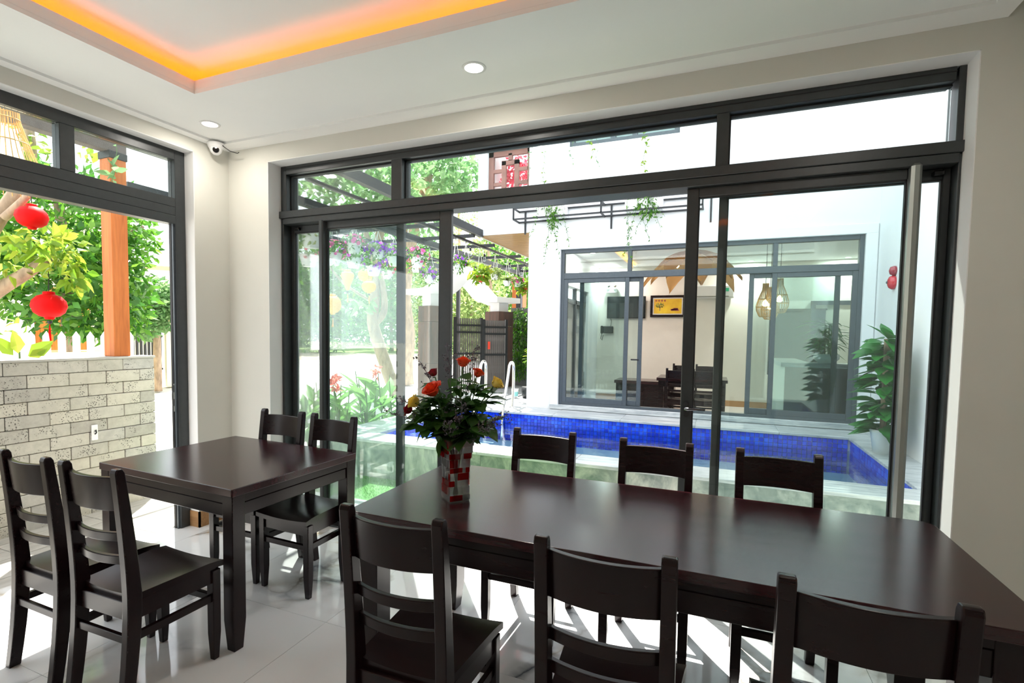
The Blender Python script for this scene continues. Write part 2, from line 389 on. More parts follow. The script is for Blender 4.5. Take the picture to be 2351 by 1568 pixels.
# ceiling with lit tray
ZC = 2.815; TX0, TX1, TY0, TY1 = .62, 3.93, -4.2, -.745; SX1 = 4.43
c = MB()
c.box((0, RY0, ZC), (TX0, 0, ZC+.022)); c.box((TX1, RY0, ZC), (SX1, 0, ZC+.022)); c.box((TX0, TY1, ZC), (TX1, 0, ZC+.022)); c.box((TX0, RY0, ZC), (TX1, TY0, ZC+.022))
ceil = tag(c.build('ceiling', 'ceil'), kind='structure')
for lo, hi in (((TX0-.022, TY0-.022, ZC+.021), (TX0+.001, TY1+.022, ZC+.074)), ((TX1-.001, TY0-.022, ZC+.021), (TX1+.022, TY1+.022, ZC+.074)), ((TX0, TY1-.001, ZC+.021), (TX1, TY1+.022, ZC+.074)), ((TX0, TY0-.022, ZC+.021), (TX1, TY0+.001, ZC+.074))):
    MB().box(lo, hi).build('tray_lip', 'ceil', ceil)
MB().box((TX0-.24, TY0-.24, 2.965), (TX1+.24, TY1+.24, 3.0)).build('tray_ceiling', 'ceil', ceil)
sl = MB()
sl.box((TX0-.26, TY0-.26, ZC+.02), (TX0-.24, TY1+.26, 2.98)); sl.box((TX1+.24, TY0-.26, ZC+.02), (TX1+.26, TY1+.26, 2.98)); sl.box((TX0-.26, TY1+.24, ZC+.02), (TX1+.26, TY1+.26, 2.98)); sl.box((TX0-.26, TY0-.26, ZC+.02), (TX1+.26, TY0-.24, 2.98))
sl.build('cove_wall', 'ceil', ceil)
led = MB(); a = .10
led.box((TX0-a-.012, TY0-a, ZC+.030), (TX0-a, TY1+a, ZC+.036)); led.box((TX1+a, TY0-a, ZC+.030), (TX1+a+.012, TY1+a, ZC+.036))
led.box((TX0-a, TY1+a, ZC+.030), (TX1+a, TY1+a+.012, ZC+.036)); led.box((TX0-a, TY0-a-.012, ZC+.030), (TX1+a, TY0-a, ZC+.036))
tag(led.build('led_strip', 'cove'), 'glowing amber strip light hidden in the ceiling tray cove', 'strip light')
b = MB(); b.box((0, -.13, 2.80), (4.52, 0, 2.84)); b.box((0, RY0, 2.80), (.075, -.13, 2.84)); b.box((SX1, RY0, 2.80), (4.52, -.13, 2.84))
tag(b.build('trim_3', 'ceil'), kind='structure')
tag(MB().box((-.25, RY0-.2, 3.02), (RX1+.2, .30, 3.2)).box((4.52, RY0, 2.95), (RX1, 0, 3.02)).build('trim_4', 'ceil'), kind='structure')

tag(MB().box((-.25, .29, 2.94), (5.2, .68, 3.06)).build('trim_5', 'housewhite'), kind='structure')   # unseen eave over the sliding doors, sized to keep sun off the tabletop
def downlight(x, y, z, label, power=4, group='recessed ceiling downlights', r=.062, col=(1, .93, .84), lamp='downlight_lamp'):
    t = empty('downlight', (x, y, z), 0, label, 'downlight', group)
    MB().lathe([(r*.78, -.004), (r, -.004), (r*1.02, 0), (r*.78, .004), (r*.78, -.004)], 24, (0, 0, 0), False).build('trim_ring', 'plastic', t, True)
    MB().lathe([(r*.78, -.002), (r*.78, .003)], 24).build('lens', 'lampglow', t)
    ld = bpy.data.lights.new(lamp, 'AREA'); ld.shape = 'DISK'; ld.size = r*1.6; ld.energy = power; ld.color = col
    lo = bpy.data.objects.new(lamp, ld); COL.objects.link(lo); lo.parent = t; lo.location = (0, 0, -.012)
    return t
DG = 'recessed ceiling downlights'
downlight(2.255, -.419, ZC, 'round white downlight in the ceiling between the tray and the long window head')
downlight(.313, -.403, ZC, 'round white downlight in the ceiling corner behind the dome camera')
# the two further lamps whose lit discs the photograph's glass mirrors
downlight(4.152, -1.17, ZC, 'round white downlight in the ceiling border mirrored in the transom pane', lamp='downlight_lamp_offscreen')
downlight(4.149, -3.0, ZC, 'round white downlight in the ceiling border mirrored in the sliding door', lamp='downlight_lamp_offscreen')

# dome camera with cable
t = empty('dome_camera', (.072, -.165, 2.80), 0, 'white dome security camera in the ceiling corner with a short black cable', 'security camera')
MB().lathe([(.001, 0), (.056, 0), (.058, -.006), (.05, -.03), (.046, -.036), (.001, -.036)], 28).build('base', 'plastic', t, True)
ball = MB().lathe([(.001, -.082), (.02, -.078), (.036, -.062), (.043, -.04), (.04, -.02)], 24).build('dome', 'plastic', t, True)
e = MB().lathe([(.001, .004), (.018, .003), (.022, 0), (.022, -.01)], 20).build('lens', 'blackgloss', t, True)
dv = (Vector((CAM.x, CAM.y, 1.6))-Vector((.072, -.165, 2.75))).normalized(); e.location = Vector((0, 0, -.045))+dv*.036; e.rotation_euler = dv.to_track_quat('Z', 'Y').to_euler()
MB().tube([(.045, .01, -.01), (.065, .02, -.03), (.085, .05, -.05), (.11, .09, -.055), (.115, .10, -.045)], .003, 6).build('cable', 'rubber', t, True)

# ------------------------------------------------------------------ window_1: sliding doors to the pool
win = empty('window_1', (2.42, .17, 0), kind='structure')
def wp(name, lo, hi, mat, parent=None, bevel=.003):
    p = parent or win
    off = Vector((2.42, .17, 0))
    return MB().box(Vector(lo)-off, Vector(hi)-off).build(name, mat, p, bevel=bevel, seg=1)
wp('jamb', (.40, .12, 0), (.425, .24, 2.294), 'alu'); wp('jamb', (4.425, .12, 0), (4.44, .24, 2.294), 'alu'); wp('jamb', (.40, .12, 2.345), (.452, .24, 2.68), 'alu'); wp('jamb', (4.41, .12, 2.345), (4.44, .24, 2.68), 'alu')
wp('head', (.452, .12, 2.618), (4.402, .24, 2.68), 'alu'); wp('head_bead', (.452, .118, 2.655), (4.402, .121, 2.66), 'rubber', bevel=0)
wp('transom_rail', (.397, .10, 2.294), (4.44, .24, 2.345), 'alu'); wp('track_rail', (.425, .11, 2.25), (4.425, .24, 2.294), 'alu')
wp('sill_track', (.425, .12, 0), (4.425, .24, .022), 'alu')
for a, b_ in ((1.385, 1.468), (3.412, 3.474)):
    wp('transom_mullion', (a, .12, 2.345), (b_, .24, 2.618), 'alu')
for a, b_ in ((.452, 1.385), (1.468, 3.412), (3.474, 4.402)):
    wp('glazing_bead', (a, .165, 2.345), (a+.008, .20, 2.618), 'rubber', bevel=0); wp('glazing_bead', (a, .165, 2.610), (b_, .20, 2.618), 'rubber', bevel=0)
    wp('pane', (a, .178, 2.346), (b_, .184, 2.617), 'gl', bevel=0)
def sash(x0, x1, y0, y1, sl, sr, gl_, z0=.024, z1=2.25, tr=.05, br=.085):
    off = Vector((2.42, .17, 0)); s = MB()
    s.box(Vector((x0, y0, z0))-off, Vector((x0+sl, y1, z1))-off)
    s.box(Vector((x1-sr, y0, z0))-off, Vector((x1, y1, z1))-off)
    s.box(Vector((x0+sl, y0, z1-tr))-off, Vector((x1-sr, y1, z1))-off)
    s.box(Vector((x0+sl, y0, z0))-off, Vector((x1-sr, y1, z0+br))-off)
    so = s.build('sliding_sash', 'alu', win, bevel=.003, seg=1)
    ym = (y0+y1)/2
    MB().box(Vector((x0+sl, ym-.003, z0+br))-off, Vector((x1-sr, ym+.003, z1-tr))-off).build('pane', gl_, so)
    g = MB()
    for a in (x0+sl, x1-sr-.006): g.box(Vector((a, y0+.004, z0+br))-off, Vector((a+.006, y1-.004, z1-tr))-off)
    g.box(Vector((x0+sl, y0+.004, z1-tr-.006))-off, Vector((x1-sr, y1-.004, z1-tr))-off)
    g.build('gasket', 'rubber', so)
    return so
sash(.425, 1.44, .195, .226, .034, .055, 'glh'); sash(3.438, 4.425, .195, .226, .042, .03, 'gl')
sL = sash(.765, 1.838, .142, .174, .045, .086, 'glh'); sR = sash(3.277, 4.292, .142, .174, .06, .045, 'gl')
wp('pull_profile', (.768, .105, .03), (.808, .145, 2.262), 'alu', sL, .008); wp('pull_profile', (4.248, .092, .03), (4.29, .145, 2.262), 'satin', sR, .012)
off = Vector((2.42, .17, 0))
# lever handle on the right leaf
h = MB(); pl = [(3.3075+.0125*cos(a), .031*(1 if sin(a) > 0 else -1)+1.05+.0125*sin(a)) for a in [2*pi*k/24 for k in range(24)]]
h.prism([(a-off.x, b_) for a, b_ in pl], .133-off.y, .143-off.y, 'y')
ho = h.build('handle_plate', 'darkmetal', sR, fixn=True)
MB().tube([Vector((3.3075, .134, 1.055))-off, Vector((3.3075, .10, 1.055))-off, Vector((3.32, .092, 1.056))-off, Vector((3.36, .092, 1.058))-off, Vector((3.405, .095, 1.058))-off], [.009, .009, .009, .008, .007], 10).build('handle_lever', 'darkmetal', sR, True)
for x in (.50, 4.37): wp('sash_stop', (x-.02, .165, 2.213), (x+.025, .196, 2.235), 'blackgloss', bevel=.004)

# ------------------------------------------------------------------ door_1: open doorway in the left wall with transom lights
d1 = empty('door_1', (-.125, -1.5, 0), kind='structure'); off1 = Vector((-.125, -1.5, 0))
def dp(name, lo, hi, mat, bevel=.003, parent=None): return MB().box(Vector(lo)-off1, Vector(hi)-off1).build(name, mat, parent or d1, bevel=bevel, seg=1)
dp('jamb', (-.165, -.366, 0), (-.09, -.29, 2.712), 'alu'); dp('jamb', (-.165, -2.748, 0), (-.09, -2.67, 2.712), 'alu')
dp('jamb_track', (-.15, -.376, 0), (-.128, -.366, 2.195), 'rubber', 0); dp('jamb_track', (-.118, -.378, 0), (-.104, -.366, 2.195), 'alu2', 0)
dp('head', (-.165, -2.67, 2.640), (-.09, -.366, 2.712), 'alu')
dp('header_rail', (-.165, -2.67, 2.255), (-.09, -.366, 2.312), 'alu', .002); dp('header_rail', (-.165, -2.67, 2.195), (-.09, -.366, 2.254), 'alu', .002); dp('header_rail', (-.165, -2.67, 2.313), (-.09, -.366, 2.374), 'alu', .002)
for a, b_ in ((-1.065, -.985), (-1.86, -1.78)): dp('transom_mullion', (-.165, a, 2.374), (-.09, b_, 2.640), 'alu')
for a, b_ in ((-.985, -.366), (-1.78, -1.065), (-2.67, -1.86)): dp('pane', (-.130, a, 2.375), (-.124, b_, 2.639), 'gl', 0)
dp('lock_plate', (-.128, -.379, .86), (-.119, -.366, 1.06), 'satin', 0); 
for z in (.90, 1.0): dp('lock_slot', (-.126, -.3805, z), (-.121, -.379, z+.05), 'rubber', 0)

# ================================================================== FURNITURE
def chair_mesh():
    t = empty('dining_chair')
    W = 'rose'
    # rear posts: leg and back upright in one curved piece
    def yc(z): return -.185-.045*max(0, (z-.45)/.49)**1.3-.040*max(0, (.42-z)/.42)**1.6
    def dp_(z): return .056-.022*max(0, (z-.45)/.49)-.014*max(0, (.40-z)/.40)
    zs = [0, .08, .18, .28, .38, .45, .54, .64, .74, .84, .925]
    for sx in (-1, 1):
        poly = [(yc(z)-dp_(z)/2, z) for z in zs]+[(yc(.94)-dp_(.94)*.30, .94), (yc(.94)+dp_(.94)*.30, .94)]+[(yc(z)+dp_(z)/2, z) for z in reversed(zs)]
        x = sx*.155
        MB().prism(poly, x-.018, x+.018, 'x').build('back_post', W, t, .3, bevel=.004)
    # front legs, tapered at the foot
    for sx in (-1, 1):
        x = sx*.164
        vs = []
        for z, a in ((0, .013), (.12, .019), (.405, .0195)):
            for i, j in ((-1, -1), (1, -1), (1, 1), (-1, 1)): vs.append((x+i*a, .158+j*a, z))
        fs = [(3, 2, 1, 0), (8, 9, 10, 11)]+[(r*4+k, r*4+(k+1) % 4, r*4+4+(k+1) % 4, r*4+4+k) for r in (0, 1) for k in range(4)]
        MB().add(vs, fs).build('front_leg', W, t, .1, bevel=.003)
    # saddle seat
    nx, ny = 12, 10; vs = []; fs = []
    def sh(u, v):
        hw = .187-.028*(1-v); x = u*hw; yy = -.178+v*.372
        z = .438-.010*(1-u*u)*(1-abs(v-.45)*1.3)-.012*max(0, v-.75)*4*max(0, v-.75)*4*.8
        return x, yy, z+.008*u*u
    for k in (0, 1):
        for j in range(ny+1):
            for i in range(nx+1):
                x, yy, z = sh(-1+2*i/nx, j/ny); vs.append((x, yy, z if k else min(z, .44)-.024))
    n1 = (nx+1)*(ny+1)
    for j in range(ny):
        for i in range(nx):
            a = j*(nx+1)+i; fs.append((n1+a, n1+a+1, n1+a+nx+2, n1+a+nx+1)); fs.append((a, a+nx+1, a+nx+2, a+1))
    bd = [i for i in range(nx+1)]+[j*(nx+1)+nx for j in range(1, ny+1)]+[ny*(nx+1)+i for i in range(nx-1, -1, -1)]+[j*(nx+1) for j in range(ny-1, 0, -1)]
    for i in range(len(bd)): a, b = bd[i], bd[(i+1) % len(bd)]; fs.append((a, b, n1+b, n1+a))
    MB().add(vs, fs).build('seat', W, t, .35)
    # aprons and stretchers
    for nm, z0, z1 in (('apron', .345, .415), ('stretcher', .262, .292)):
        MB().box((-.15, .148, z0), (.15, .168, z1)).build(nm, W, t, bevel=.002, seg=1)
        if nm == 'apron': MB().box((-.14, -.195, z0), (.14, -.175, z1)).build(nm, W, t, bevel=.002, seg=1)
        else: MB().box((-.14, -.208, z0), (.14, -.19, z1)).build(nm, W, t, bevel=.002, seg=1)
        for sx in (-1, 1):
            MB().prism([(sx*.152-.009, -.185), (sx*.152+.009, -.185), (sx*.166+.009, .16), (sx*.166-.009, .16)], z0+.004, z1+.004, 'z').build(nm, W, t, fixn=True)
    # bowed crest rail and two slats
    for nm, z0, z1, th, bow in (('top_rail', .775, .905, .020, .030), ('back_slat', .655, .690, .018, .030), ('back_slat', .562, .597, .018, .026)):
        n = 14; vs = []; fs = []
        for i in range(n+1):
            u = -1+2*i/n; x = u*.142; yb = yc((z0+z1)/2)-bow*(1-u*u)+.010
            for zz in (z0, z1):
                o = yc(zz)-yc((z0+z1)/2)
                for d in (-th/2, th/2): vs.append((x, yb+o+d, zz))
        for i in range(n):
            a = i*4; b = a+4
            fs += [(a, b, b+1, a+1), (a+2, a+3, b+3, b+2), (a, a+2, b+2, b), (a+1, b+1, b+3, a+3)]
        fs += [(0, 1, 3, 2), (n*4, n*4+2, n*4+3, n*4+1)]
        MB().add(vs, fs).build(nm, W, t, .3, bevel=.003)
    return t
CH0 = chair_mesh(); used = [False]
def place_chair(x, y, rz, label, group, z=0):
    c = CH0 if not used[0] else copy_tree(CH0)
    used[0] = True
    c.location = (x, y, z); c.rotation_euler = (0, 0, rz); tag(c, label, 'chair', group); return c
G1 = 'chairs at the small square table'; G2 = 'chairs at the long table'
place_chair(1.290, -1.487, .02, 'dark wooden chair at the small table room side, next to the long table', G1)
place_chair(.870, -1.490, -.01, 'dark wooden chair at the small table room side, next to the open doorway', G1)
place_chair(.895, -.590, pi+.02, 'dark wooden chair between small table and pool window, beside the white corner wall', G1)
place_chair(1.296, -.592, pi-.03, 'dark wooden chair between small table and pool window, next to the long table', G1)
place_chair(2.600, -1.435, .01, 'dark wooden chair on the long table room side, at the flower vase end', G2)
place_chair(3.203, -1.42, .0, 'dark wooden chair on the long table room side, middle one of three', G2)
place_chair(3.752, -1.405, 0, 'dark wooden chair on the long table room side, at the plain wall end', G2)
place_chair(2.617, -.475, pi, 'dark wooden chair on the long table pool side, closest to the flower vase', G2)
place_chair(3.192, -.495, pi, 'dark wooden chair on the long table pool side, below the door handle', G2)
place_chair(3.720, -.49, pi, 'dark wooden chair on the long table pool side, farthest from the flower vase', G2)

def rrect(hx, hy, r, n=6):
    p = []
    for cx, cy, a0 in ((hx-r, hy-r, 0), (-hx+r, hy-r, 90), (-hx+r, -hy+r, 180), (hx-r, -hy+r, 270)):
        for k in range(n+1): a = radians(a0+90*k/n); p.append((cx+r*cos(a), cy+r*sin(a)))
    return p
def table(name, label, loc, rz, lx, ly, th, leg, corner, ap, ins=.028):
    t = empty(name, loc, rz, label, 'table')
    MB().prism(rrect(lx/2, ly/2, corner), .75-th, .75).build('tabletop', 'rosetop', t, False, bevel=.003, seg=2)
    ix, iy = lx/2-ins, ly/2-ins
    for s in (-1, 1):
        MB().box((-ix+leg*.4, s*(iy-.012)-.010, .75-th-.035), (ix-leg*.4, s*(iy-.012)+.010, .75-th)).build('upper_apron', 'rose', t)
        MB().box((-ix+leg*.4, s*(iy-.018)-.011, ap), (ix-leg*.4, s*(iy-.018)+.011, .75-th-.040)).build('apron', 'rose', t, bevel=.003, seg=1)
        MB().box((s*(ix-.012)-.010, -iy+leg*.4, .75-th-.035), (s*(ix-.012)+.010, iy-leg*.4, .75-th)).build('upper_apron', 'rose', t)
        MB().box((s*(ix-.018)-.011, -iy+leg*.4, ap), (s*(ix-.018)+.011, iy-leg*.4, .75-th-.040)).build('apron', 'rose', t, bevel=.003, seg=1)
    for sx in (-1, 1):
        for sy in (-1, 1):
            vs = []
            for z, a in ((0, leg*.36), (.14, leg*.5), (.75-th, leg*.5)):
                cx_, cy_ = sx*(ix-leg*.5), sy*(iy-leg*.5)
                for i, j in ((-1, -1), (1, -1), (1, 1), (-1, 1)): vs.append((cx_+i*a, cy_+j*a, z))
            MB().add(vs, [(3, 2, 1, 0), (8, 9, 10, 11)]+[(r*4+k, r*4+(k+1) % 4, r*4+4+(k+1) % 4, r*4+4+k) for r in (0, 1) for k in range(4)]).build('leg', 'rose', t, .1, bevel=.003)
    return t
table('dining_table', 'small dark wooden dining table for four by the open doorway', (1.021, -.849, 0), radians(-2.6), 1.02, .815, .036, .066, .006, .615, .006)
table('dining_table', 'long dark rosewood dining table with rounded corners and a flower vase on it', (3.178, -.848, 0), 0, 2.10, .845, .036, .095, .055, .60)

# ================================================================== VASE AND FLOWERS
VX, VY, VZ = 2.452, -.965, .750
va = empty('glass_vase', (VX, VY, VZ), radians(48), 'square flared glass vase with raised clear and red blocks on the long table', 'vase'); va.scale = (.86, .86, 1.12)
M['vclear'] = glass('vase_clear_glass', (.99, .99, .99), .16, 1.9, 1.5, 0, (1, 1, 1))  # milky haze in the vase glasses stands in for refracted backlight
M['vred'] = glass('vase_red_glass', (.80, .02, .03), .30, 1.4, 1.5, 0, (.85, .01, .02))
M['vwhite'] = glass('vase_whitish_glass', (.9, .9, .9), .45, 1.2, 1.5, 0, (.9, .9, .88))
def vw(z):
    t = z/.235
    return .047+.004*(1-t)**2+.022*max(0, t-.35)**1.6/.5
zs = [0, .03, .07, .11, .15, .19, .235]
vs = []; fs = []
for inner in (0, 1):
    for z in zs:
        a = vw(z)-(.005 if inner else 0); zz = max(z, .014) if inner else z
        vs += [(-a, -a, zz), (a, -a, zz), (a, a, zz), (-a, a, zz)]
n = len(zs)
for inner in (0, 1):
    for r in range(n-1):
        for k in range(4):
            q = (inner*n*4+r*4+k, inner*n*4+r*4+(k+1) % 4, inner*n*4+r*4+4+(k+1) % 4, inner*n*4+r*4+4+k); fs.append(q if not inner else q[::-1])
fs += [(3, 2, 1, 0), (n*4, n*4+1, n*4+2, n*4+3)]+[((n-1)*4+k, (n-1)*4+(k+1) % 4, n*4+(n-1)*4+(k+1) % 4, n*4+(n-1)*4+k) for k in range(4)]
MB().add(vs, fs).build('vessel', 'vclear', va)
random.seed(21)
for face in range(4):
    rot = Matrix.Rotation(face*pi/2, 4, 'Z')
    rows = [(.006, .026), (.028, .058), (.060, .080), (.082, .108), (.110, .128), (.130, .160), (.162, .182), (.184, .208), (.210, .232)]
    for (z0, z1) in rows:
        cuts = [-1]+sorted(random.sample([-.5, -.2, 0, .3, .6], random.choice((1, 2, 2))))+[1]
        for a, b in zip(cuts[:-1], cuts[1:]):
            mt = random.choice(('vred', 'vclear', 'vclear', 'vwhite', 'vclear', 'vclear') if face in (1, 2) else ('vred', 'vclear', 'vwhite', 'vred', 'vclear'))
            wz = vw((z0+z1)/2); pr = random.choice((.002, .004, .006))
            MB().box((a*wz+.001, -wz-pr, z0), (b*wz-.001, -wz+.001, z1), rot).build('relief_block', mt, va)
MB().box((-.041, -.041, .015), (.041, .041, .09)).build('vase_water', glass('vase_water', (.9, .93, .9), 0, 1, 1.33), va)

def petal_mat(name, c1, c2): return leafmat(name, c1, c2, tuple(min(1, x*1.15) for x in c2), .25, .45)
M['r_orange'] = petal_mat('rose_orange_red', (.75, .045, .012), (.85, .085, .02))
M['r_red'] = petal_mat('rose_dark_red', (.20, .004, .012), (.32, .006, .02))
M['r_yellow'] = petal_mat('rose_yellow', (.85, .58, .05), (.92, .72, .16))
M['stem'] = pm('green_stem', (.06, .14, .03), .5)
M['sprig'] = pm('dry_lilac_sprig', (.16, .14, .17), .8)
def bloom_mesh(mb, R, H, opn, n=20):
    for k in range(n):
        t = k/(n-1); ph = k*2.39996; rr = R*(.16+.84*t**.9); hh = H*(1.0-.22*t)
        wa = 1.35-.45*t; nu, nv = 6, 5; vs = []; fs = []
        for j in range(nv+1):
            v = j/nv
            for i in range(nu+1):
                u = -1+2*i/nu
                a = ph+u*wa*(.45+.55*min(1, v*1.6))
                r = rr*(.34+.58*v**.45+opn*t*.42*v**4)-rr*.08*u*u*v
                z = hh*(v-.20*v**3*abs(u)**3)-opn*t*H*.20*v**5*(1+.3*sin(k*1.7+u*2))
                vs.append((r*cos(a), r*sin(a), z))
        for j in range(nv):
            for i in range(nu): b = j*(nu+1)+i; fs.append((b, b+1, b+nu+2, b+nu+1))
        mb.add(vs, fs)
LEAF_ME = {}
def leaf_obj(parent, p, d, L, W, mat, droop=.15):
    k = (mat,)
    if k not in LEAF_ME:
        o = MB()
        # one pointed oval blade, folded along the midrib
        nn = 6; vs = []; fs = []
        for i in range(nn+1):
            t = i/nn; w_ = sin(pi*min(1, t*1.02)**.85)*.5*(1-.15*t); z = -.18*t*t
            vs += [(-w_, t, z+.14*w_), (0, t, z), (w_, t, z+.14*w_)]
        for i in range(nn):
            b = i*3; fs += [(b, b+1, b+4, b+3), (b+1, b+2, b+5, b+4)]
        o.add(vs, fs); ob = o.build('leaf', mat, parent, True); LEAF_ME[k] = ob.data
    else:
        ob = bpy.data.objects.new('leaf', LEAF_ME[k]); COL.objects.link(ob); ob.parent = parent
    d = Vector(d).normalized(); up = Vector((0, 0, 1))
    if abs(d.z) > .95: up = Vector((1, 0, 0))
    x = d.cross(up).normalized(); z = x.cross(d)
    roll = rnd(-.5, .5); x, z = x*cos(roll)+z*sin(roll), z*cos(roll)-x*sin(roll)
    ob.matrix_local = Matrix(((x.x*W, d.x*L, z.x*L, p[0]), (x.y*W, d.y*L, z.y*L, p[1]), (x.z*W, d.z*L, z.z*L, p[2]), (0, 0, 0, 1)))
    return ob
def stem_path(top):
    """from the vase floor up inside the glass to the rim, then arching out to the tip"""
    h = Vector((top.x, top.y, 0)); d = h.normalized() if h.length > 1e-4 else Vector((1, 0, 0))
    rim = d*min(.032, h.length*.3)+Vector((0, 0, .232)); base = -d*min(.010, h.length*.1)
    ctl = rim+Vector((top.x*.22, top.y*.22, max(.02, (top.z-.232)*.55)))
    pts = [base.lerp(rim, i/4) for i in range(4)]
    return pts+[(1-t)**2*rim+2*t*(1-t)*ctl+t*t*top for t in [i/9 for i in range(10)]]
def rose(label, dx, dz, dy, mat, R, opn, tilt=(0, 0), leaves=8, name='rose'):
    t = empty(name, (VX, VY, VZ+.02), 0, label, 'flower', 'roses in the vase')
    vdir = Vector((.885, .466, 0))                                   # sideways, square to the view of the vase
    bdir = Vector((-.466, .885, 0))
    top = vdir*dx*.9+bdir*dy+Vector((0, 0, dz-.02))
    pts = stem_path(top-Vector((0, 0, .012)))
    MB().tube(pts, .0028, 6).build('stem', 'stem', t, True)
    b = MB(); bloom_mesh(b, R, R*1.45, opn); bo = b.build('bloom', mat, t, True)
    ax = (pts[-1]-pts[-2]).normalized()+Vector((tilt[0], tilt[1], 0)); bo.rotation_euler = ax.to_track_quat('Z', 'Y').to_euler(); bo.location = top-Vector((0, 0, R*.35))
    s = MB()
    for k in range(5):
        an = k*2*pi/5; s.leaf((0, 0, R*.05), (cos(an), sin(an), .5), (0, 0, 1), R*1.0, R*.4)
    so = s.build('sepals', 'leafrose', bo)
    for k in range(leaves+6):
        p = pts[random.randint(6, 12)]
        d = Vector((rnd(-1, 1), rnd(-1, 1), rnd(-.25, .45))).normalized(); d = (d+Vector((top.x, top.y, 0)).normalized()*.3).normalized()
        leaf_obj(t, p, d, rnd(.055, .09), rnd(.04, .06), 'leafrose')
    return t
random.seed(5)
rose('large open orange-red rose on the side of the bouquet beside a yellow rose', -.098, .462, -.035, 'r_orange', .040, .9, (-.1, -.25))
rose('dark red rosebud standing just above the large open orange rose', -.102, .528, .03, 'r_red', .023, .15, (-.2, 0), 6)
rose('orange-red rose standing highest at the top of the bouquet', .028, .572, 0, 'r_orange', .031, .5, (0, 0), 7)
rose('yellow rose on the bouquet side towards the small table', -.174, .418, -.03, 'r_yellow', .032, .45, (-.3, -.1), 7)
rose('yellow rose on the bouquet side towards the pool rails', .170, .492, -.02, 'r_yellow', .030, .4, (.3, -.1), 7)
rose('orange-red rose half hidden behind the bright leaf, below the top rose', .094, .525, .06, 'r_orange', .027, .6, (.2, .2), 7)
rose('wilted dark red rose hanging under the side yellow rose', -.205, .385, 0, 'r_red', .026, .8, (-.5, -.2), 6)
for k, (dx, dz) in enumerate(((-.13, .33), (.12, .36), (-.06, .42), (.06, .30), (.15, .43), (-.17, .31), (0, .48), (.09, .47), (-.10, .40), (.03, .38), (.14, .29))):
    t = empty('green_sprig', (VX, VY, VZ+.02), 0, 'leafy green rose stem without bloom filling the vase bouquet', 'greenery', 'leafy stems in the vase')
    vdir = Vector((.885, .466, 0)); top = vdir*dx+Vector((-.466, .885, 0))*rnd(-.09, .09)+Vector((0, 0, dz))
    pts = stem_path(top)
    MB().tube(pts, .0025, 5).build('stem', 'stem', t, True)
    for q in range(20):
        p = pts[random.randint(5, 13)]; d = Vector((rnd(-1, 1), rnd(-1, 1), rnd(-.5, .5)))+Vector((top.x, top.y, 0))*3
        leaf_obj(t, p, d, rnd(.06, .10), rnd(.045, .066), 'leafrose')
t = empty('green_sprig', (VX, VY, VZ+.02), 0, 'bright yellow-green broad leaf beside the yellow rose in the vase', 'greenery', 'leafy stems in the vase')
MB().tube([(0, 0, 0), (.02, .012, .24), (.09, .05, .44)], .002, 5).build('stem', 'stem', t, True)
leaf_obj(t, (.07, .04, .42), (.75, .35, .55), .10, .042, 'leafbright')
for k, (dx, dz, dy) in enumerate(((-.27, .345, .0), (-.24, .40, .05), (-.043, .64, .03), (.07, .60, .05), (.20, .33, .0), (-.15, .55, .06), (.1, .26, -.09), (-.03, .24, -.1), (.02, .38, -.09), (.16, .30, -.06))):
    t = empty('dried_sprig', (VX, VY, VZ+.02), 0, 'fine dried lilac filler sprig sticking out of the bouquet', 'greenery', 'dried filler sprigs in the vase')
    top = Vector((.885, .466, 0))*dx+Vector((-.466, .885, 0))*dy+Vector((0, 0, dz)); top.z = max(top.z, .30); pts = stem_path(top)
    st = MB().tube(pts, .0016, 4); fl_ = MB()
    for q in range(22):
        i = random.randint(6, 13); p = pts[i]; d = ((pts[i]-pts[i-1]).normalized()+rdir()*.8).normalized(); L = rnd(.02, .05); e_ = p+d*L
        st.tube([p, e_], .0010, 3)
        for z in range(5):
            c_ = p+d*L*rnd(.4, 1.1)+rdir()*.006; fl_.leaf(c_, rdir(.4), rdir(), .010, .007)
    st.build('stem', 'sprig', t); tag(fl_.build('florets', 'sprig', t), kind='stuff')

# ================================================================== OUTSIDE: GROUND
GZ = -.06
g = MB(); g.add([(-90, -60, GZ-.03), (60, -60, GZ-.03), (60, 90, GZ-.03), (-90, 90, GZ-.03)], [(0, 1, 2, 3)])
tag(g.build('ground', 'concrete'), kind='structure')
def strip(name, d0, d1, mat, z):
    a = [on(px, 700, d=d0) for px in range(480, 1500, 60)]; b = [on(px, 700, d=d1) for px in range(480, 1500, 60)]
    n = len(a); vs = [(p.x, p.y, z) for p in a]+[(p.x, p.y, z) for p in b]
    return tag(MB().add(vs, [(i, i+1, n+i+1, n+i) for i in range(n-1)]).build(name, mat), kind='structure')
strip('dirt_verge', 30, 40, 'earth', GZ-.02); strip('grass_field', 39, 90, 'grassland', GZ-.012)
# artificial turf beside the pool with blades
tag(MB().box((-1.3, .12, GZ-.03), (2.6, 1.56, GZ)).box((-1.7, 1.5, GZ-.03), (.0, 2.1, GZ)).build('lawn', pm('turf_base', (.09, .22, .06), .9)), kind='structure')
gb = MB(); random.seed(3)
for k in range(15000):
    x = rnd(-1.25, 1.7); yy = rnd(.32 if x > -.2 else .12, 1.5)
    if -.39 < x < .79 and .38 < yy < .90: continue
    d = rdir(1.3); gb.dleaf((x, yy, GZ), d, rdir(), rnd(.015, .032), .004)
tag(gb.build('grass', leafmat('turf_blades', (.08, .24, .05), (.13, .33, .08), (.22, .42, .13), .35)), 'short green artificial grass around the foot of the pool wall', 'grass', kind='stuff')
tag(MB().box((-.35, .42, GZ-.02), (.22, .86, GZ+.012)).build('stepping_stone', 'copmarble', bevel=.006), 'pale stone slab set in the grass, nearer the white corner wall', 'paving slab', 'stepping stones')
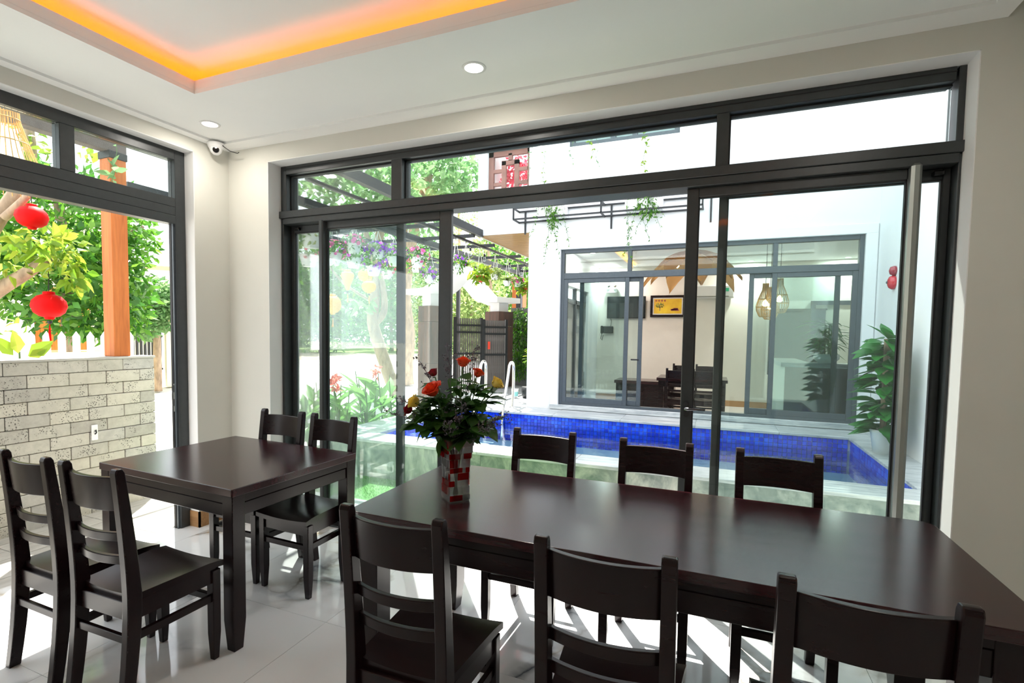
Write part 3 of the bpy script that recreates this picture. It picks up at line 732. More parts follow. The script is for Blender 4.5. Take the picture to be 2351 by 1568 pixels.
tag(MB().box((.26, .42, GZ-.02), (.75, .86, GZ+.012)).build('stepping_stone', 'copmarble', bevel=.006), 'pale stone slab set in the grass, nearer the open sliding door', 'paving slab', 'stepping stones')
# wood-look planks outside the left doorway
path = tag(MB().box((-1.06, -3.4, -.08), (-.17, .12, -.022)).build('path', 'grout'), kind='structure')
pk = MB().box((-.072, -.297, -.010), (.072, .297, 0)).build('path_plank', 'pathtile', path); first = True
for i in range(6):
    for j in range(6):
        o = pk if first else bpy.data.objects.new('path_plank', pk.data)
        if not first: COL.objects.link(o); o.parent = path
        first = False; o.location = (-.25-.148*i, -.18-.60*j, -.012)

# ------------------------------------------------------------------ stone wall, post and pergola on the left
bw = empty('stone_wall', (-1.13, -1.0, 0), 0, 'low wall of pitted grey lava stone blocks outside the open doorway', 'wall')
MB().box((-.07, -2.4, -.08), (.058, 1.085, 1.205)).build('core', pm('wall_mortar', (.38, .365, .32), .95), bw)
MB().box((-.08, -2.41, 1.203), (.092, 1.105, 1.222)).build('cap', pm('wall_cap_mortar', (.42, .41, .38), .9, var=.15), bw, bevel=.004)
random.seed(11); bme = {}
for r in range(13):
    z0 = -.03+r*.0950; yy = 1.10; first_len = .13 if r % 2 else .262; 
    while yy > -2.4:
        L = first_len if yy > 1.09 else .262; y0 = yy-L; k = (round(L, 2), random.randint(0, 3))
        if k not in bme:
            a = rnd(-.002, .002); ob = MB().box((-.02, -L/2+.002, .002), (.022, L/2-.002, .093)).build('stone_block', 'lava', bw, bevel=.004, seg=1); bme[k] = ob.data
        else:
            ob = bpy.data.objects.new('stone_block', bme[k]); COL.objects.link(ob); ob.parent = bw
        ob.location = (.062+rnd(-.003, .007), (yy+y0)/2, z0); yy = y0
ol = empty('outlet_plate', (-1.040, -.395, .63), 0, 'small white metal cable bracket fixed on the lava stone wall', 'bracket')
MB().box((.0, -.022, -.06), (.012, .022, .06)).build('plate', 'plastic', ol, bevel=.003); MB().tube([(.012, 0, .012), (.025, .0, .02), (.03, 0, 0), (.012, 0, -.012)], .005, 6).build('cable_loop', 'rubber', ol, True)
po = empty('wooden_post', (-1.135, -.148, 1.222), 0, 'orange-brown wooden post standing on the low stone wall', 'post')
MB().box((-.068, -.064, 0), (.068, .064, 1.62)).build('shaft', 'orangewood', po, bevel=.006)
MB().box((-.075, -.072, 1.60), (.075, .072, 1.66)).build('cap_block', 'black', po, bevel=.005)
be = empty('canopy_beam', (-1.13, -1.4, 2.878), 0, 'dark timber canopy beam resting on the orange post outside the doorway', 'beam')
MB().box((-.05, -2.4, 0), (.05, 1.33, .10)).build('main_beam', pm('dark_beam_paint', (.10, .08, .075), .7, var=.3), be, bevel=.006)
for q in range(4): MB().box((.0, -1.9+q*.95, .10), (.95, -1.84+q*.95, .16)).build('rafter', 'black', be)
# rattan lamp outside the doorway
lp = on(8, 300, d=4.55); rl = empty('rattan_lamp', (lp.x, lp.y, 2.86), 0, 'flared rattan pendant lamp lit outside above the open doorway', 'pendant lamp')
prof = [(.075, -.02), (.08, -.10), (.11, -.20), (.15, -.32), (.20, -.44), (.24, -.53)]
for k in range(34):
    a = 2*pi*k/34; MB().tube([(r*cos(a), r*sin(a), z) for r, z in prof], .0028, 4).build('rattan_rib', 'rattan', rl)
for r, z in ((.078, -.02), (.082, -.10), (.125, -.245), (.18, -.40)):
    MB().tube([(r*cos(a), r*sin(a), z) for a in [2*pi*i/28 for i in range(29)]], .004, 5, False).build('rattan_ring', 'rattan', rl)
M['lampglass'] = emit('lamp_inner_glow', (1, .80, .55), 2.2)
MB().lathe([(.001, -.14), (.05, -.16), (.09, -.28), (.11, -.40), (.06, -.47), (.001, -.48)], 18).build('inner_shade', 'lampglass', rl, True)
MB().tube([(0, 0, 0), (0, 0, .04)], .012, 8).build('ceiling_hook', 'black', rl)

def lantern(label, c, R, H, mat, ribs, string, tassel, group, tm='red', bulb=None):
    t = empty('paper_lantern', c, 0, label, 'lantern', group)
    pr = bulb or [(.30, -.5), (.55, -.46), (.85, -.30), (1.0, -.02), (.92, .22), (.65, .42), (.34, .5)]
    n = ribs*2; vs = []; fs = []
    for r, z in pr:
        for k in range(n): rr = R*r*(1 if k % 2 else .95); vs.append((rr*cos(2*pi*k/n), rr*sin(2*pi*k/n), z*H))
    for i in range(len(pr)-1):
        for k in range(n): fs.append((i*n+k, i*n+(k+1) % n, (i+1)*n+(k+1) % n, (i+1)*n+k))
    MB().add(vs, fs).build('shade', mat, t, True)
    e0, e1 = pr[0][0]*R, pr[-1][0]*R
    MB().lathe([(e1, H*.48), (e1*.95, H*.60), (e1*.80, H*.62)], 16).build('top_collar', mat, t)
    MB().lathe([(e0*.8, -H*.60), (e0, -H*.48)], 16).build('bottom_collar', mat, t)
    MB().tube([(0, 0, H*.55), (.01, 0, H*.55+string)], .004, 5).build('cord', 'black', t)
    if tassel:
        MB().lathe([(.001, -H*.66), (e0*.5, -H*.66), (e0*.4, -H*.78), (.001, -H*.80)], 10).build('bead', 'black', t)
        tb = MB()
        for k in range(9): tb.tube([(0, 0, -H*.78), (rnd(-.008, .008), rnd(-.008, .008), -H*.78-tassel*.4), (rnd(-.016, .016), rnd(-.016, .016), -H*.78-tassel)], .0022, 3)
        tb.build('tassel', tm, t)
    return t
lantern('red paper lantern hanging higher, without tassel, above the leafy branch', on(73, 498, d=6.0), .118, .175, 'red', 12, .18, 0, 'red lanterns in the tree')
lantern('red paper lantern with a red tassel hanging lower, in front of the shutters', on(113, 702, d=6.0), .132, .20, 'red', 12, .30, .20, 'red lanterns in the tree')

# ------------------------------------------------------------------ tree builder
AVOID = [(on(73, 498, d=6.0), .19), (on(113, 702, d=6.0), .21)]; ORG = [Vector((0, 0, 0))]
def blob(mb, c, rad, n, L, W, shell=.5, kind='d', zb=-.2):
    c = Vector(c)
    for k in range(n):
        d = rdir(); r = rnd(shell, 1)**.6
        p = c+Vector((d.x*rad[0], d.y*rad[1], d.z*rad[2]))*r
        l = L*rnd(.6, 1.25); dd = (rdir()+Vector((d.x, d.y, d.z*.3))*.6+Vector((0, 0, zb))).normalized()
        if any((p+ORG[0]-q).length < e or (p+dd*l+ORG[0]-q).length < e for q, e in AVOID): continue
        if kind == 'd': mb.dleaf(p, dd, rdir(.6), l, l*W)
        else: mb.leaf(p, dd, rdir(1.0), l, l*W, .2, rnd(0, .25))
def tree(name, label, base, trunks, blobs, mat, group=None, cat='tree', bark='bark'):
    t = empty(name, base, 0, label, cat, group); b = Vector(base)
    for pts, r0, r1 in trunks:
        pts = [Vector(p)-b for p in pts]; n = len(pts)
        # smooth the path
        q = []
        for i in range(n-1):
            for s in range(4): q.append(pts[i].lerp(pts[i+1], s/4))
        q.append(pts[-1])
        for _ in range(3): q = [q[0]]+[(q[i-1]+q[i]*2+q[i+1])/4 for i in range(1, len(q)-1)]+[q[-1]]
        MB().tube(q, [r0+(r1-r0)*i/(len(q)-1) for i in range(len(q))], 9).build('trunk' if pts is trunks[0][0] else 'branch', bark, t, True)
    if blobs:
        mb = MB()
        ORG[0] = b
        for bl in blobs: blob(mb, Vector(bl[0])-b, *bl[1:])
        ORG[0] = Vector((0, 0, 0))
        o = mb.build('foliage', mat, t); tag(o, kind='stuff')
    return t
random.seed(31)
# left garden: leafy tree with the lantern branch, and a darker tree behind it
b0 = on(-160, 1100, d=6.4); b0.z = GZ
tree('garden_tree', 'tree with a cut branch, bright broad leaves and red lanterns behind the stone wall', b0,
     [([b0, on(-150, 900, d=6.4), on(-90, 730, d=6.3), on(0, 662, d=6.2), on(60, 628, d=6.1), on(112, 592, d=6.0)], .085, .042),
      ([on(-150, 900, d=6.4), on(-80, 640, d=6.4), on(-10, 510, d=6.3), on(30, 455, d=6.2), on(75, 380, d=6.1), on(60, 270, d=6.0)], .075, .045),
      ([on(10, 500, d=6.2), on(75, 440, d=6.0), on(70, 420, d=6.0)], .035, .02)],
     [(on(95, 560, d=6.0), (.27, .30, .15), 130, .125, .55, .3, 'l'), (on(150, 620, d=5.9), (.18, .2, .17), 75, .125, .5, .2, 'l', -.7), (on(20, 590, d=6.2), (.27, .3, .27), 95, .12, .5, .2, 'l'),
      (on(30, 760, d=6.3), (.2, .2, .12), 8, .12, .5, .2, 'l'), (on(95, 330, d=5.9), (.2, .2, .15), 55, .11, .55, .2, 'l'), (on(210, 340, d=5.6), (.12, .14, .16), 14, .10, .6, .2, 'l', -.6)], 'leafbright')
b1 = on(160, 900, d=9.5); b1.z = GZ
tree('garden_tree', 'dense darker green tree spreading behind the orange wooden post', b1,
     [([b1, on(160, 700, d=9.5), on(150, 560, d=9.5), on(130, 450, d=9.5)], .12, .05), ([on(150, 640, d=9.5), on(240, 560, d=9.3), on(330, 520, d=9.2)], .05, .02)],
     [(on(60, 500, d=9.8), (1.0, 1.0, .8), 1500, .16, .45), (on(170, 520, d=9.5), (1.0, 1.0, .85), 1700, .16, .45), (on(190, 660, d=9.2), (.85, .85, .75), 1700, .16, .45), (on(255, 720, d=9.0), (.45, .5, .42), 520, .15, .42, .5, 'd', -.6), (on(300, 560, d=9.3), (.30, .4, .35), 170, .14, .4), (on(90, 640, d=9.8), (.8, .8, .6), 900, .16, .45)], 'leaf', 'garden trees on the neighbour side')
b2 = on(360, 800, d=15); b2.z = GZ
tree('garden_tree', 'bright green tree reaching over the black gate across the road', b2,
     [([b2, on(360, 740, d=15), on(355, 680, d=15)], .10, .05)],
     [(on(345, 690, d=15), (.75, .8, .55), 1500, .20, .42), (on(385, 715, d=15), (.6, .7, .5), 900, .2, .42), (on(320, 740, d=14.6), (.4, .5, .4), 500, .2, .4, .5, 'd', -.5)], 'leafpale', 'garden trees on the neighbour side')
# big-leaved seedling on the wall top, vine on the post
sp = on(45, 822, x=-1.30); sp.z = 1.20
t = empty('seedling', sp, 0, 'young broad-leaved plant sprouting behind the stone wall cap', 'plant')
l = MB()
for d, L in (((.1, -.65, .75), .24), ((.1, .75, .55), .25), ((.2, -.2, .9), .22), ((.1, .45, .25), .16)):
    d = Vector(d).normalized(); l.leaf(d*.06, d, (1, 0, .4), L*.8, L*.44, .12, .1)
l.build('leaves', 'leafbright', t); MB().tube([(0, 0, -.06), (0, .0, .07)], .006, 6).build('stem', 'stem', t)
def vine(name, label, top, length, mat, sz, group, n=None, wob=.03, cat='vine'):
    t = empty(name, top, 0, label, cat, group); pts = []; p = Vector((0, 0, 0)); dx, dy = rnd(-.1, .1), rnd(-.1, .1)
    for i in range(14): pts.append(Vector((wob*sin(i*.9+dx*30)+dx*i/14*length*.6, wob*cos(i*.7+dy*30)*.6+dy*i/14*length*.4, -length*i/13)))
    MB().tube(pts, .0018+.004*sz, 4).build('stem', 'stem', t)
    l = MB()
    for k in range(n or int(length*60)):
        q = pts[random.randint(0, 13)].lerp(pts[random.randint(0, 13)], 0)+rdir()*.01
        l.leaf(q, rdir(-.35), rdir(.6), sz*rnd(.6, 1.2), sz*rnd(.3, .5), .15, .15)
    l.build('leaves', mat, t); return t
vp = on(262, 330, x=-.985); vine('climbing_vine', 'leafy green vine trailing down the orange post below the canopy beam', vp, .42, 'leafpale', .11, None, 16, .05)

# ------------------------------------------------------------------ neighbour: picket fence, cream house, black gate
A = on(-60, 800, d=7.2); B = on(300, 800, d=7.4); A.z = B.z = GZ
pf = empty('picket_fence', A, math.atan2(B.y-A.y, B.x-A.x), 'white pointed picket fence in front of the cream house', 'fence')
Lf = (B-A).length; k = 0; pmesh = None
while k*.125 < Lf:
    if pmesh is None:
        o = MB().prism([(-.033, 0), (.033, 0), (.033, 1.40), (0, 1.455), (-.033, 1.40)], -.011, .011, 'y').build('picket', 'picket', pf, fixn=True); pmesh = o.data
    else: o = bpy.data.objects.new('picket', pmesh); COL.objects.link(o); o.parent = pf
    o.location = (k*.125+.05, 0, .02); k += 1
for z in (.45, 1.17): MB().box((0, .012, z), (Lf, .035, z+.075)).build('fence_rail', 'picket', pf)
# the cream house
hh = empty('neighbour_house', on(60, 800, d=12.5), 0, 'cream rendered neighbour house with orange wooden shutters behind the picket fence', 'house')
hb = hh.location.copy(); vd = Vector((CAM.x-hb.x, CAM.y-hb.y, 0)).normalized(); ang = math.atan2(vd.y, vd.x)+pi/2
hh.rotation_euler = (0, 0, ang); hh.location.z = GZ
MB().box((-9, .0, 0), (.95, 6, 3.9)).build('wall', 'cream', hh); MB().box((-.25, -.12, 0), (.12, 0, 3.6)).build('column', 'picket', hh)
MB().box((-9.3, -.9, 3.6), (1.3, 6, 3.85)).build('eave', 'picket', hh)
for x0 in (.13, .54):
    sh = MB().box((x0, -.05, .3), (x0+.38, .0, 2.25)).build('shutter', 'shutter', hh)
    for z in (.45, 1.05, 1.65): MB().box((x0+.07, -.065, z), (x0+.31, -.049, z+.45)).build('shutter_panel', 'shutter', sh, bevel=.012)
MB().box((.2, -2.0, 0), (.75, -1.5, 1.15)).build('gate_pier', pm('ochre_pier', (.55, .46, .25), .85, var=.2), hh)
MB().box((-9, -.02, 0), (.95, 0, .35)).build('plinth', pm('grey_plinth', (.30, .32, .36), .8), hh)
rs = on(340, 640, d=19); r2 = empty('neighbour_house', (rs.x, rs.y, GZ), ang-.15, 'flat-roofed cream building with a tan parapet beyond the black gate', 'house')
MB().box((-2.4, 0, 0), (.25, 4, 3.0)).build('wall', 'cream', r2); MB().box((-2.8, -.5, 2.95), (.72, 4.4, 3.28)).build('roof_slab', 'housewhite', r2); MB().box((-2.85, -.55, 3.28), (.76, 4.45, 3.40)).build('parapet', pm('tan_parapet', (.62, .45, .22), .8), r2)
ga, gb_ = on(296, 800, d=15.5), on(384, 800, d=16.3); ga.z = gb_.z = GZ
bg_ = empty('black_gate', ga, math.atan2(gb_.y-ga.y, gb_.x-ga.x), 'black metal bar gate across the road beside a cream pier', 'gate'); gp = on(397, 800, d=16.2); gp.z = GZ; Lg = min((gb_-ga).length, (gp-ga).length-.20); pmesh = None
k = 0
while k*.115 < Lg:
    if pmesh is None: o = MB().box((-.026, -.02, .08), (.026, .02, 1.62)).build('gate_bar', 'black', bg_); pmesh = o.data
    else: o = bpy.data.objects.new('gate_bar', pmesh); COL.objects.link(o); o.parent = bg_
    o.location = (k*.115, 0, 0); k += 1
for z in (.45, 1.30): MB().box((0, -.03, z), (Lg, .03, z+.05)).build('gate_rail', 'black', bg_)
pr_ = empty('gate_pier', (gp.x, gp.y, GZ), ang, 'cream masonry pier with a tan cap beside the black gate', 'pier')
MB().box((-.18, -.18, 0), (.18, .18, 1.72)).build('shaft', 'cream', pr_); MB().box((-.22, -.22, 1.72), (.22, .22, 1.84)).build('cap', pm('tan_cap', (.62, .45, .22), .8), pr_)

# ================================================================== POOL
PX0, PX1, PY0, PY1 = .03, 4.90, 1.84, 4.06; OY = 1.53; ZT = .334; ZB = .302; ZW = .175; PD = -.95
pool = empty('swimming_pool', (2.4, 3.0, 0), 0, 'raised cobalt-tiled swimming pool with grey marble coping', 'pool'); po_ = Vector((2.4, 3.0, 0))
def pb(name, lo, hi, mat, bevel=0, parent=None): return MB().box(Vector(lo)-po_, Vector(hi)-po_).build(name, mat, parent or pool, bevel=bevel, seg=1)
for lo, hi in (((-.42, OY+.02, PD), (5.2, PY0-.014, ZB)), ((-.42, PY1+.014, PD), (5.2, 4.6, ZB)), ((-.42, PY0-.014, PD), (PX0-.014, PY1+.014, ZB)), ((PX1+.014, PY0-.014, PD), (5.2, PY1+.014, ZB))): pb('basin_wall', lo, hi, 'grout')
pb('basin_floor', (-.42, OY+.02, PD-.1), (5.2, 4.6, PD), 'poolgrid')
for lo, hi in (((PX0, PY0-.014, PD), (PX1, PY0-.002, .05)), ((PX0, PY1+.002, PD), (PX1, PY1+.014, -.15)), ((PX0-.014, PY0, PD), (PX0-.002, PY1, .1)), ((PX1+.002, PY0, PD), (PX1+.014, PY1, -.15))): pb('underwater_lining', lo, hi, 'poolgrid')
# coping slabs
x = -.46; L = .93
while x < 5.19:
    x1 = min(x+L, 5.2)
    pb('coping_slab', (x+.001, OY-.015, ZB), (x1-.001, PY0+.02, ZT), 'copmarble', .004); pb('coping_slab', (x+.001, PY1-.02, ZB), (x1-.001, 4.598, ZT), 'copmarble', .004); x = x1
yy = PY0+.021
while yy < PY1-.03:
    y1 = min(yy+.73, PY1-.021)
    pb('coping_slab', (PX1-.02, yy+.001, ZB), (5.2, y1-.001, ZT), 'copmarble', .004); pb('coping_slab', (-.46, yy+.001, ZB), (PX0+.02, y1-.001, ZT), 'copmarble', .004); yy = y1
# marble cladding facing the room and the garden end
x = -.44
for L in (.42, .60, .86, .90, .92, .90, .95, .6):
    x1 = min(x+L, 5.2); pb('cladding_slab', (x+.001, OY, GZ), (x1-.001, OY+.022, ZB), 'greenmarble', .002); x = x1
    if x >= 5.2: break
yy = OY+.022
for k in range(3): pb('cladding_slab', (-.442, yy+.001, GZ), (-.42, yy+.98, ZB), 'greenmarble'); yy += .98
# waterline mosaic: real tiles
tl = MB(); s_ = .05; zr = [ZB-.052*(r+1) for r in range(9)]
nx = int((PX1-PX0)/s_)
for r, z in enumerate(zr):
    for i in range(nx): x0 = PX0+i*s_; tl.box(Vector((x0+.003, PY1-.004, z+.002))-po_, Vector((x0+s_-.003, PY1+.014, z+.048))-po_)
    for i in range(int((PY1-PY0)/s_)): y0 = PY0+i*s_; tl.box(Vector((PX1-.004, y0+.0025, z+.002))-po_, Vector((PX1+.014, y0+s_-.0025, z+.049))-po_)
    for i in range(int((PY1-PY0)/s_)): y0 = PY0+i*s_; tl.box(Vector((PX0-.014, y0+.0025, z+.002))-po_, Vector((PX0+.004, y0+s_-.0025, z+.049))-po_)
tag(tl.build('mosaic_tile', 'pooltile', pool), kind='stuff')
# tiled spa step at the garden end
st = MB()
for i in range(9):
    for j in range(12): st.box(Vector((PX0+i*.05+.003, 2.1+j*.05+.003, ZW-.02))-po_, Vector((PX0+i*.05+.047, 2.1+j*.05+.047, ZW+.055-.006*i))-po_)
tag(st.build('spa_step_tile', 'pooltile', pool), kind='stuff')
wt = MB(); nx, ny = 60, 30
vs = [(PX0+(PX1-PX0)*i/nx-po_.x, PY0+(PY1-PY0)*j/ny-po_.y, ZW+.0035*noise.noise(Vector((i*.35, j*.45, 0)))) for j in range(ny+1) for i in range(nx+1)]
wt.add(vs, [(j*(nx+1)+i, j*(nx+1)+i+1, (j+1)*(nx+1)+i+1, (j+1)*(nx+1)+i) for j in range(ny) for i in range(nx)])
tag(wt.build('water', 'water', pool, True), 'clear rippled pool water')
# handrails
def rail(x, label):
    t = empty('pool_handrail', (x, 4.3, ZT), 0, label, 'handrail', 'chrome pool handrails')
    pts = [(0, .12, 0), (0, .15, .30), (0, .155, .52)]
    for k in range(1, 9): a = pi*k/9; pts.append((0, .055+.10*cos(a), .60+.095*sin(a)))
    pts += [(0, -.075, .50), (0, -.20, .18), (0, -.285, -.10), (0, -.30, -.25), (0, -.30, -.65)]
    q = [Vector(p) for p in pts]
    for _ in range(2): q = [q[0]]+[v for i in range(len(q)-1) for v in ((q[i]*.75+q[i+1]*.25), (q[i]*.25+q[i+1]*.75))]+[q[-1]]
    MB().tube(q, .021, 12).build('tube', 'chrome', t, True); MB().lathe([(.045, 0), (.045, .008), (.022, .014)], 18, (0, .12, 0)).build('floor_flange', 'chrome', t, True)
rail(.66, 'curved chrome pool handrail beside the white house corner'); rail(.20, 'curved chrome pool handrail behind the top of the rose bouquet')

# ================================================================== OPPOSITE HOUSE
HY = 4.6; HT = 7.0
ho = empty('villa', (2.4, HY, 0), 0, 'white two-storey villa across the pool with a wide sliding window', 'house'); hp = Vector((2.4, HY, 0))
def hbx(name, lo, hi, mat, bevel=0, parent=None): return MB().box(Vector(lo)-hp, Vector(hi)-hp).build(name, mat, parent or ho, bevel=bevel, seg=1)
HX0, HX1, HZ0, HZ1 = 1.32, 5.07, .405, 2.705
wv = MB()
def wb(lo, hi): wv.box(Vector(lo)-hp, Vector(hi)-hp)
wb((.82, HY, -.1), (HX0, HY+.22, 2.99)); wb((HX1, HY, -.1), (7.4, HY+.22, 3.4)); wb((HX0, HY, -.1), (HX1, HY+.22, HZ0)); wb((HX0, HY, HZ1), (HX1, HY+.22, 2.99))
wv.build('ground_floor_wall', 'housewhite', ho)
wv = MB(); 
UW = (1.413, 2.93, 4.17, 5.4); LW = (.113, .803, 3.50, 4.275)
wb((-.04, HY, 2.99), (LW[0], HY+.2, HT)); wb((LW[0], HY, 2.99), (LW[1], HY+.2, LW[2])); wb((LW[0], HY, LW[3]), (LW[1], HY+.2, HT)); wb((LW[1], HY, 2.99), (UW[0], HY+.2, HT))
wb((UW[0], HY, 2.99), (UW[1], HY+.2, UW[2])); wb((UW[0], HY, UW[3]), (UW[1], HY+.2, HT)); wb((UW[1], HY, 2.99), (3.04, HY+.2, HT))
wv.build('upper_wall', 'housewhite', ho)
hbx('upper_side_wall', (-.04, HY+.2, 2.99), (.16, 5.4, HT), 'housewhite'); hbx('upper_side_wall', (2.84, HY+.2, 3.3), (3.04, 9, HT), 'housewhite')
hbx('setback_wall', (3.04, 6.6, 3.2), (7.4, 6.8, HT), 'housewhite'); hbx('balcony_slab', (3.04, HY, 2.99), (5.07, 6.8, 3.3), 'housewhite')
hbx('roof', (-.3, HY-.1, HT), (7.4, 9.4, HT+.2), 'housewhite')
hbx('floor_slab', (-.04, HY+.2, 3.06), (7.4, 9.2, 3.3), 'housewhite')
sf = MB(); yy = HY+.02
while yy < 9.0: sf.box(Vector((-.02, yy+.004, 2.985))-hp, Vector((.82, yy+.086, 2.998))-hp); yy += .09
tag(sf.build('soffit_board', 'soffit', ho), kind='stuff')
hbx('soffit_edge', (-.04, HY+.2, 2.98), (-.02, 9.0, 3.06), 'housewhite')
# side wall with a garden door, back wall, room inside
wv = MB(); wb((.82, HY+.22, -.1), (.98, 5.5, 2.99)); wb((.82, 5.5, 2.35), (.98, 8.0, 2.99)); wb((.82, 8.0, -.1), (.98, 9.2, 2.99)); wv.build('side_wall', 'housewhite', ho)
for y0 in (5.5, 6.28, 7.12, 7.92): hbx('garden_door_stile', (.86, y0, 0), (.93, y0+.08, 2.35), 'alu2')
hbx('garden_door_rail', (.86, 5.5, 2.05), (.93, 8, 2.13), 'alu2')
for a, b in ((5.58, 6.28), (6.36, 7.12), (7.20, 7.92)): hbx('garden_door_pane', (.89, a, .02), (.896, b, 2.05), 'gl_house')
M['inwall'] = pm('warm_interior_wall', (.80, .77, .71), .85, var=.02)
hbx('inner_back_wall', (.98, 9.0, 0), (7.4, 9.2, 3.06), 'inwall'); hbx('inner_right_wall', (7.2, HY+.22, 0), (7.4, 9.0, 3.06), 'inwall')
hbx('inner_ceiling', (.98, HY+.22, 2.98), (7.2, 9.0, 3.06), 'ceil'); hbx('inner_floor', (.98, HY+.22, -.1), (7.2, 9.0, 0), 'floor')
hbx('inner_skirting', (.98, 8.985, 0), (7.2, 9.0, .12), 'skirt')
hbx('tray_band', (1.6, 5.3, 2.90), (1.8, 8.6, 2.98), 'ceil'); hbx('tray_band', (1.8, 5.3, 2.90), (6.0, 5.5, 2.98), 'ceil'); hbx('tray_band', (6.0, 5.3, 2.90), (6.2, 8.6, 2.98), 'ceil')
cv = emit('amber_cove_glow', (1, .42, .05), 5)
for lo, hi in (((1.82, 5.55, 2.955), (1.86, 8.6, 2.965)), ((1.8, 5.52, 2.955), (6.0, 5.55, 2.965)), ((5.94, 5.55, 2.955), (5.98, 8.6, 2.965))): hbx('cove_strip', lo, hi, cv)
# window trim band and sill
for lo, hi in (((HX0-.12, HY-.02, HZ1), (HX1+.12, HY, HZ1+.12)), ((HX0-.12, HY-.02, HZ0-.06), (HX0, HY, HZ1)), ((HX1, HY-.02, HZ0-.06), (HX1+.12, HY, HZ1))): hbx('window_trim', lo, hi, 'housewhite', .004)
hbx('window_sill', (HX0-.12, HY-.035, HZ0-.065), (HX1+.12, HY, HZ0), 'copmarble', .004)
hbx('inner_sill', (HX0, HY+.12, HZ0-.03), (HX1, HY+.34, HZ0), 'white')
# sliding window of the villa
w2 = empty('window_2', (2.4, HY+.06, 0), kind='structure'); w2o = Vector((2.4, HY+.06, 0))
def w2b(name, lo, hi, mat='alu2', parent=None, bevel=.003): return MB().box(Vector(lo)-w2o, Vector(hi)-w2o).build(name, mat, parent or w2, bevel=bevel, seg=1)
F0, F1 = HY+.03, HY+.11
w2b('jamb', (HX0, F0, HZ0), (HX0+.05, F1, HZ1)); w2b('jamb', (HX1-.05, F0, HZ0), (HX1, F1, HZ1)); w2b('head', (HX0+.05, F0, HZ1-.055), (HX1-.05, F1, HZ1)); w2b('sill_track', (HX0+.05, F0, HZ0), (HX1-.05, F1, HZ0+.04))
w2b('transom_rail', (HX0+.05, F0-.01, 2.275), (HX1-.05, F1, 2.36))
for xm in (2.285, 4.10): w2b('transom_mullion', (xm, F0, 2.36), (xm+.055, F1, HZ1-.055))
for a, b in ((HX0+.05, 2.285), (2.34, 4.10), (4.155, HX1-.05)): w2b('pane', (a, HY+.068, 2.36), (b, HY+.073, HZ1-.055), 'gl_house', bevel=0)
def w2sash(x0, x1, y0, y1):
    s = MB(); z0, z1, e = HZ0+.04, 2.275, .058
    for lo, hi in (((x0, y0, z0), (x0+e, y1, z1)), ((x1-e, y0, z0), (x1, y1, z1)), ((x0+e, y0, z1-e), (x1-e, y1, z1)), ((x0+e, y0, z0), (x1-e, y1, z0+.075))): s.box(Vector(lo)-w2o, Vector(hi)-w2o)
    so = s.build('sliding_sash', 'alu2', w2, bevel=.003, seg=1); ym = (y0+y1)/2
    w2b('pane', (x0+e, ym-.003, z0+.075), (x1-e, ym+.003, z1-e), 'gl_house', so, 0); return so
w2sash(HX0+.05, 2.315, F0+.002, F0+.036); s2 = w2sash(1.60, 2.505, F0+.040, F0+.074); w2sash(4.10, HX1-.05, F0+.002, F0+.036); w2sash(3.84, 4.85, F0+.040, F0+.074)
w2b('handle_lever', (2.36, F0+.02, 1.10), (2.47, F0+.038, 1.12), 'darkmetal', s2)
# upper window and lattice window
for lo, hi in (((UW[0]-.1, HY-.02, UW[2]-.1), (UW[1]+.1, HY, UW[2])),): hbx('upper_window_trim', lo, hi, 'white')
uw = hbx('upper_window', (UW[0], HY+.04, UW[2]), (UW[1], HY+.10, UW[2]+.07), 'alu2')
for xx in (UW[0], 2.0, 2.30, UW[1]-.07): hbx('window_stile', (xx, HY+.04, UW[2]+.07), (xx+.07, HY+.10, UW[3]), 'alu2')
for a, b in ((UW[0]+.07, 2.0), (2.07, 2.30), (2.37, UW[1]-.07)): hbx('upper_pane', (a, HY+.06, UW[2]+.07), (b, HY+.066, UW[3]), 'gl_house')
hbx('curtain', (UW[0], HY+.14, UW[2]), (UW[1], HY+.16, UW[3]), 'white')
M['lattice'] = pm('brown_lattice_wood', (.24, .11, .09), .7, var=.2)
for lo, hi in (((LW[0], LW[2]), (LW[1], LW[2]+.06)), ((LW[0], LW[3]-.08), (LW[1], LW[3])), ((LW[0], LW[2]), (LW[0]+.08, LW[3])), ((LW[1]-.05, LW[2]), (LW[1], LW[3])), ((.33, LW[2]), (.40, LW[3]-.16)), ((.54, LW[2]), (.61, LW[3]-.16)), ((.33, LW[3]-.22), (.61, LW[3]-.15)), ((.44, LW[3]-.16), (.50, LW[3]-.05)),
               ((.19, 3.75), (.33, 3.80)), ((.19, 3.95), (.33, 4.0)), ((.61, 3.75), (.76, 3.80)), ((.61, 3.95), (.76, 4.0))):
    hbx('lattice_bar', (lo[0], HY+.06, lo[1]), (hi[0], HY+.11, hi[1]), 'lattice')
bl = MB(); random.seed(8); t = empty('flower_pot', (.47, HY+.42, 3.50), 0, 'white pot of red bougainvillea standing behind the lattice window', 'potted plant')
blob(bl, (0, 0, .50), (.30, .12, .32), 700, .06, .8, .2); bl.build('blossoms', 'magenta', t); MB().lathe([(.06, 0), (.085, .22), (.085, .24)], 16, (.02, -.1, .0)).build('pot', 'whitepot', t, True)
hbx('lattice_shelf', (LW[0], HY+.2, 3.44), (LW[1], HY+.62, 3.5), 'housewhite')
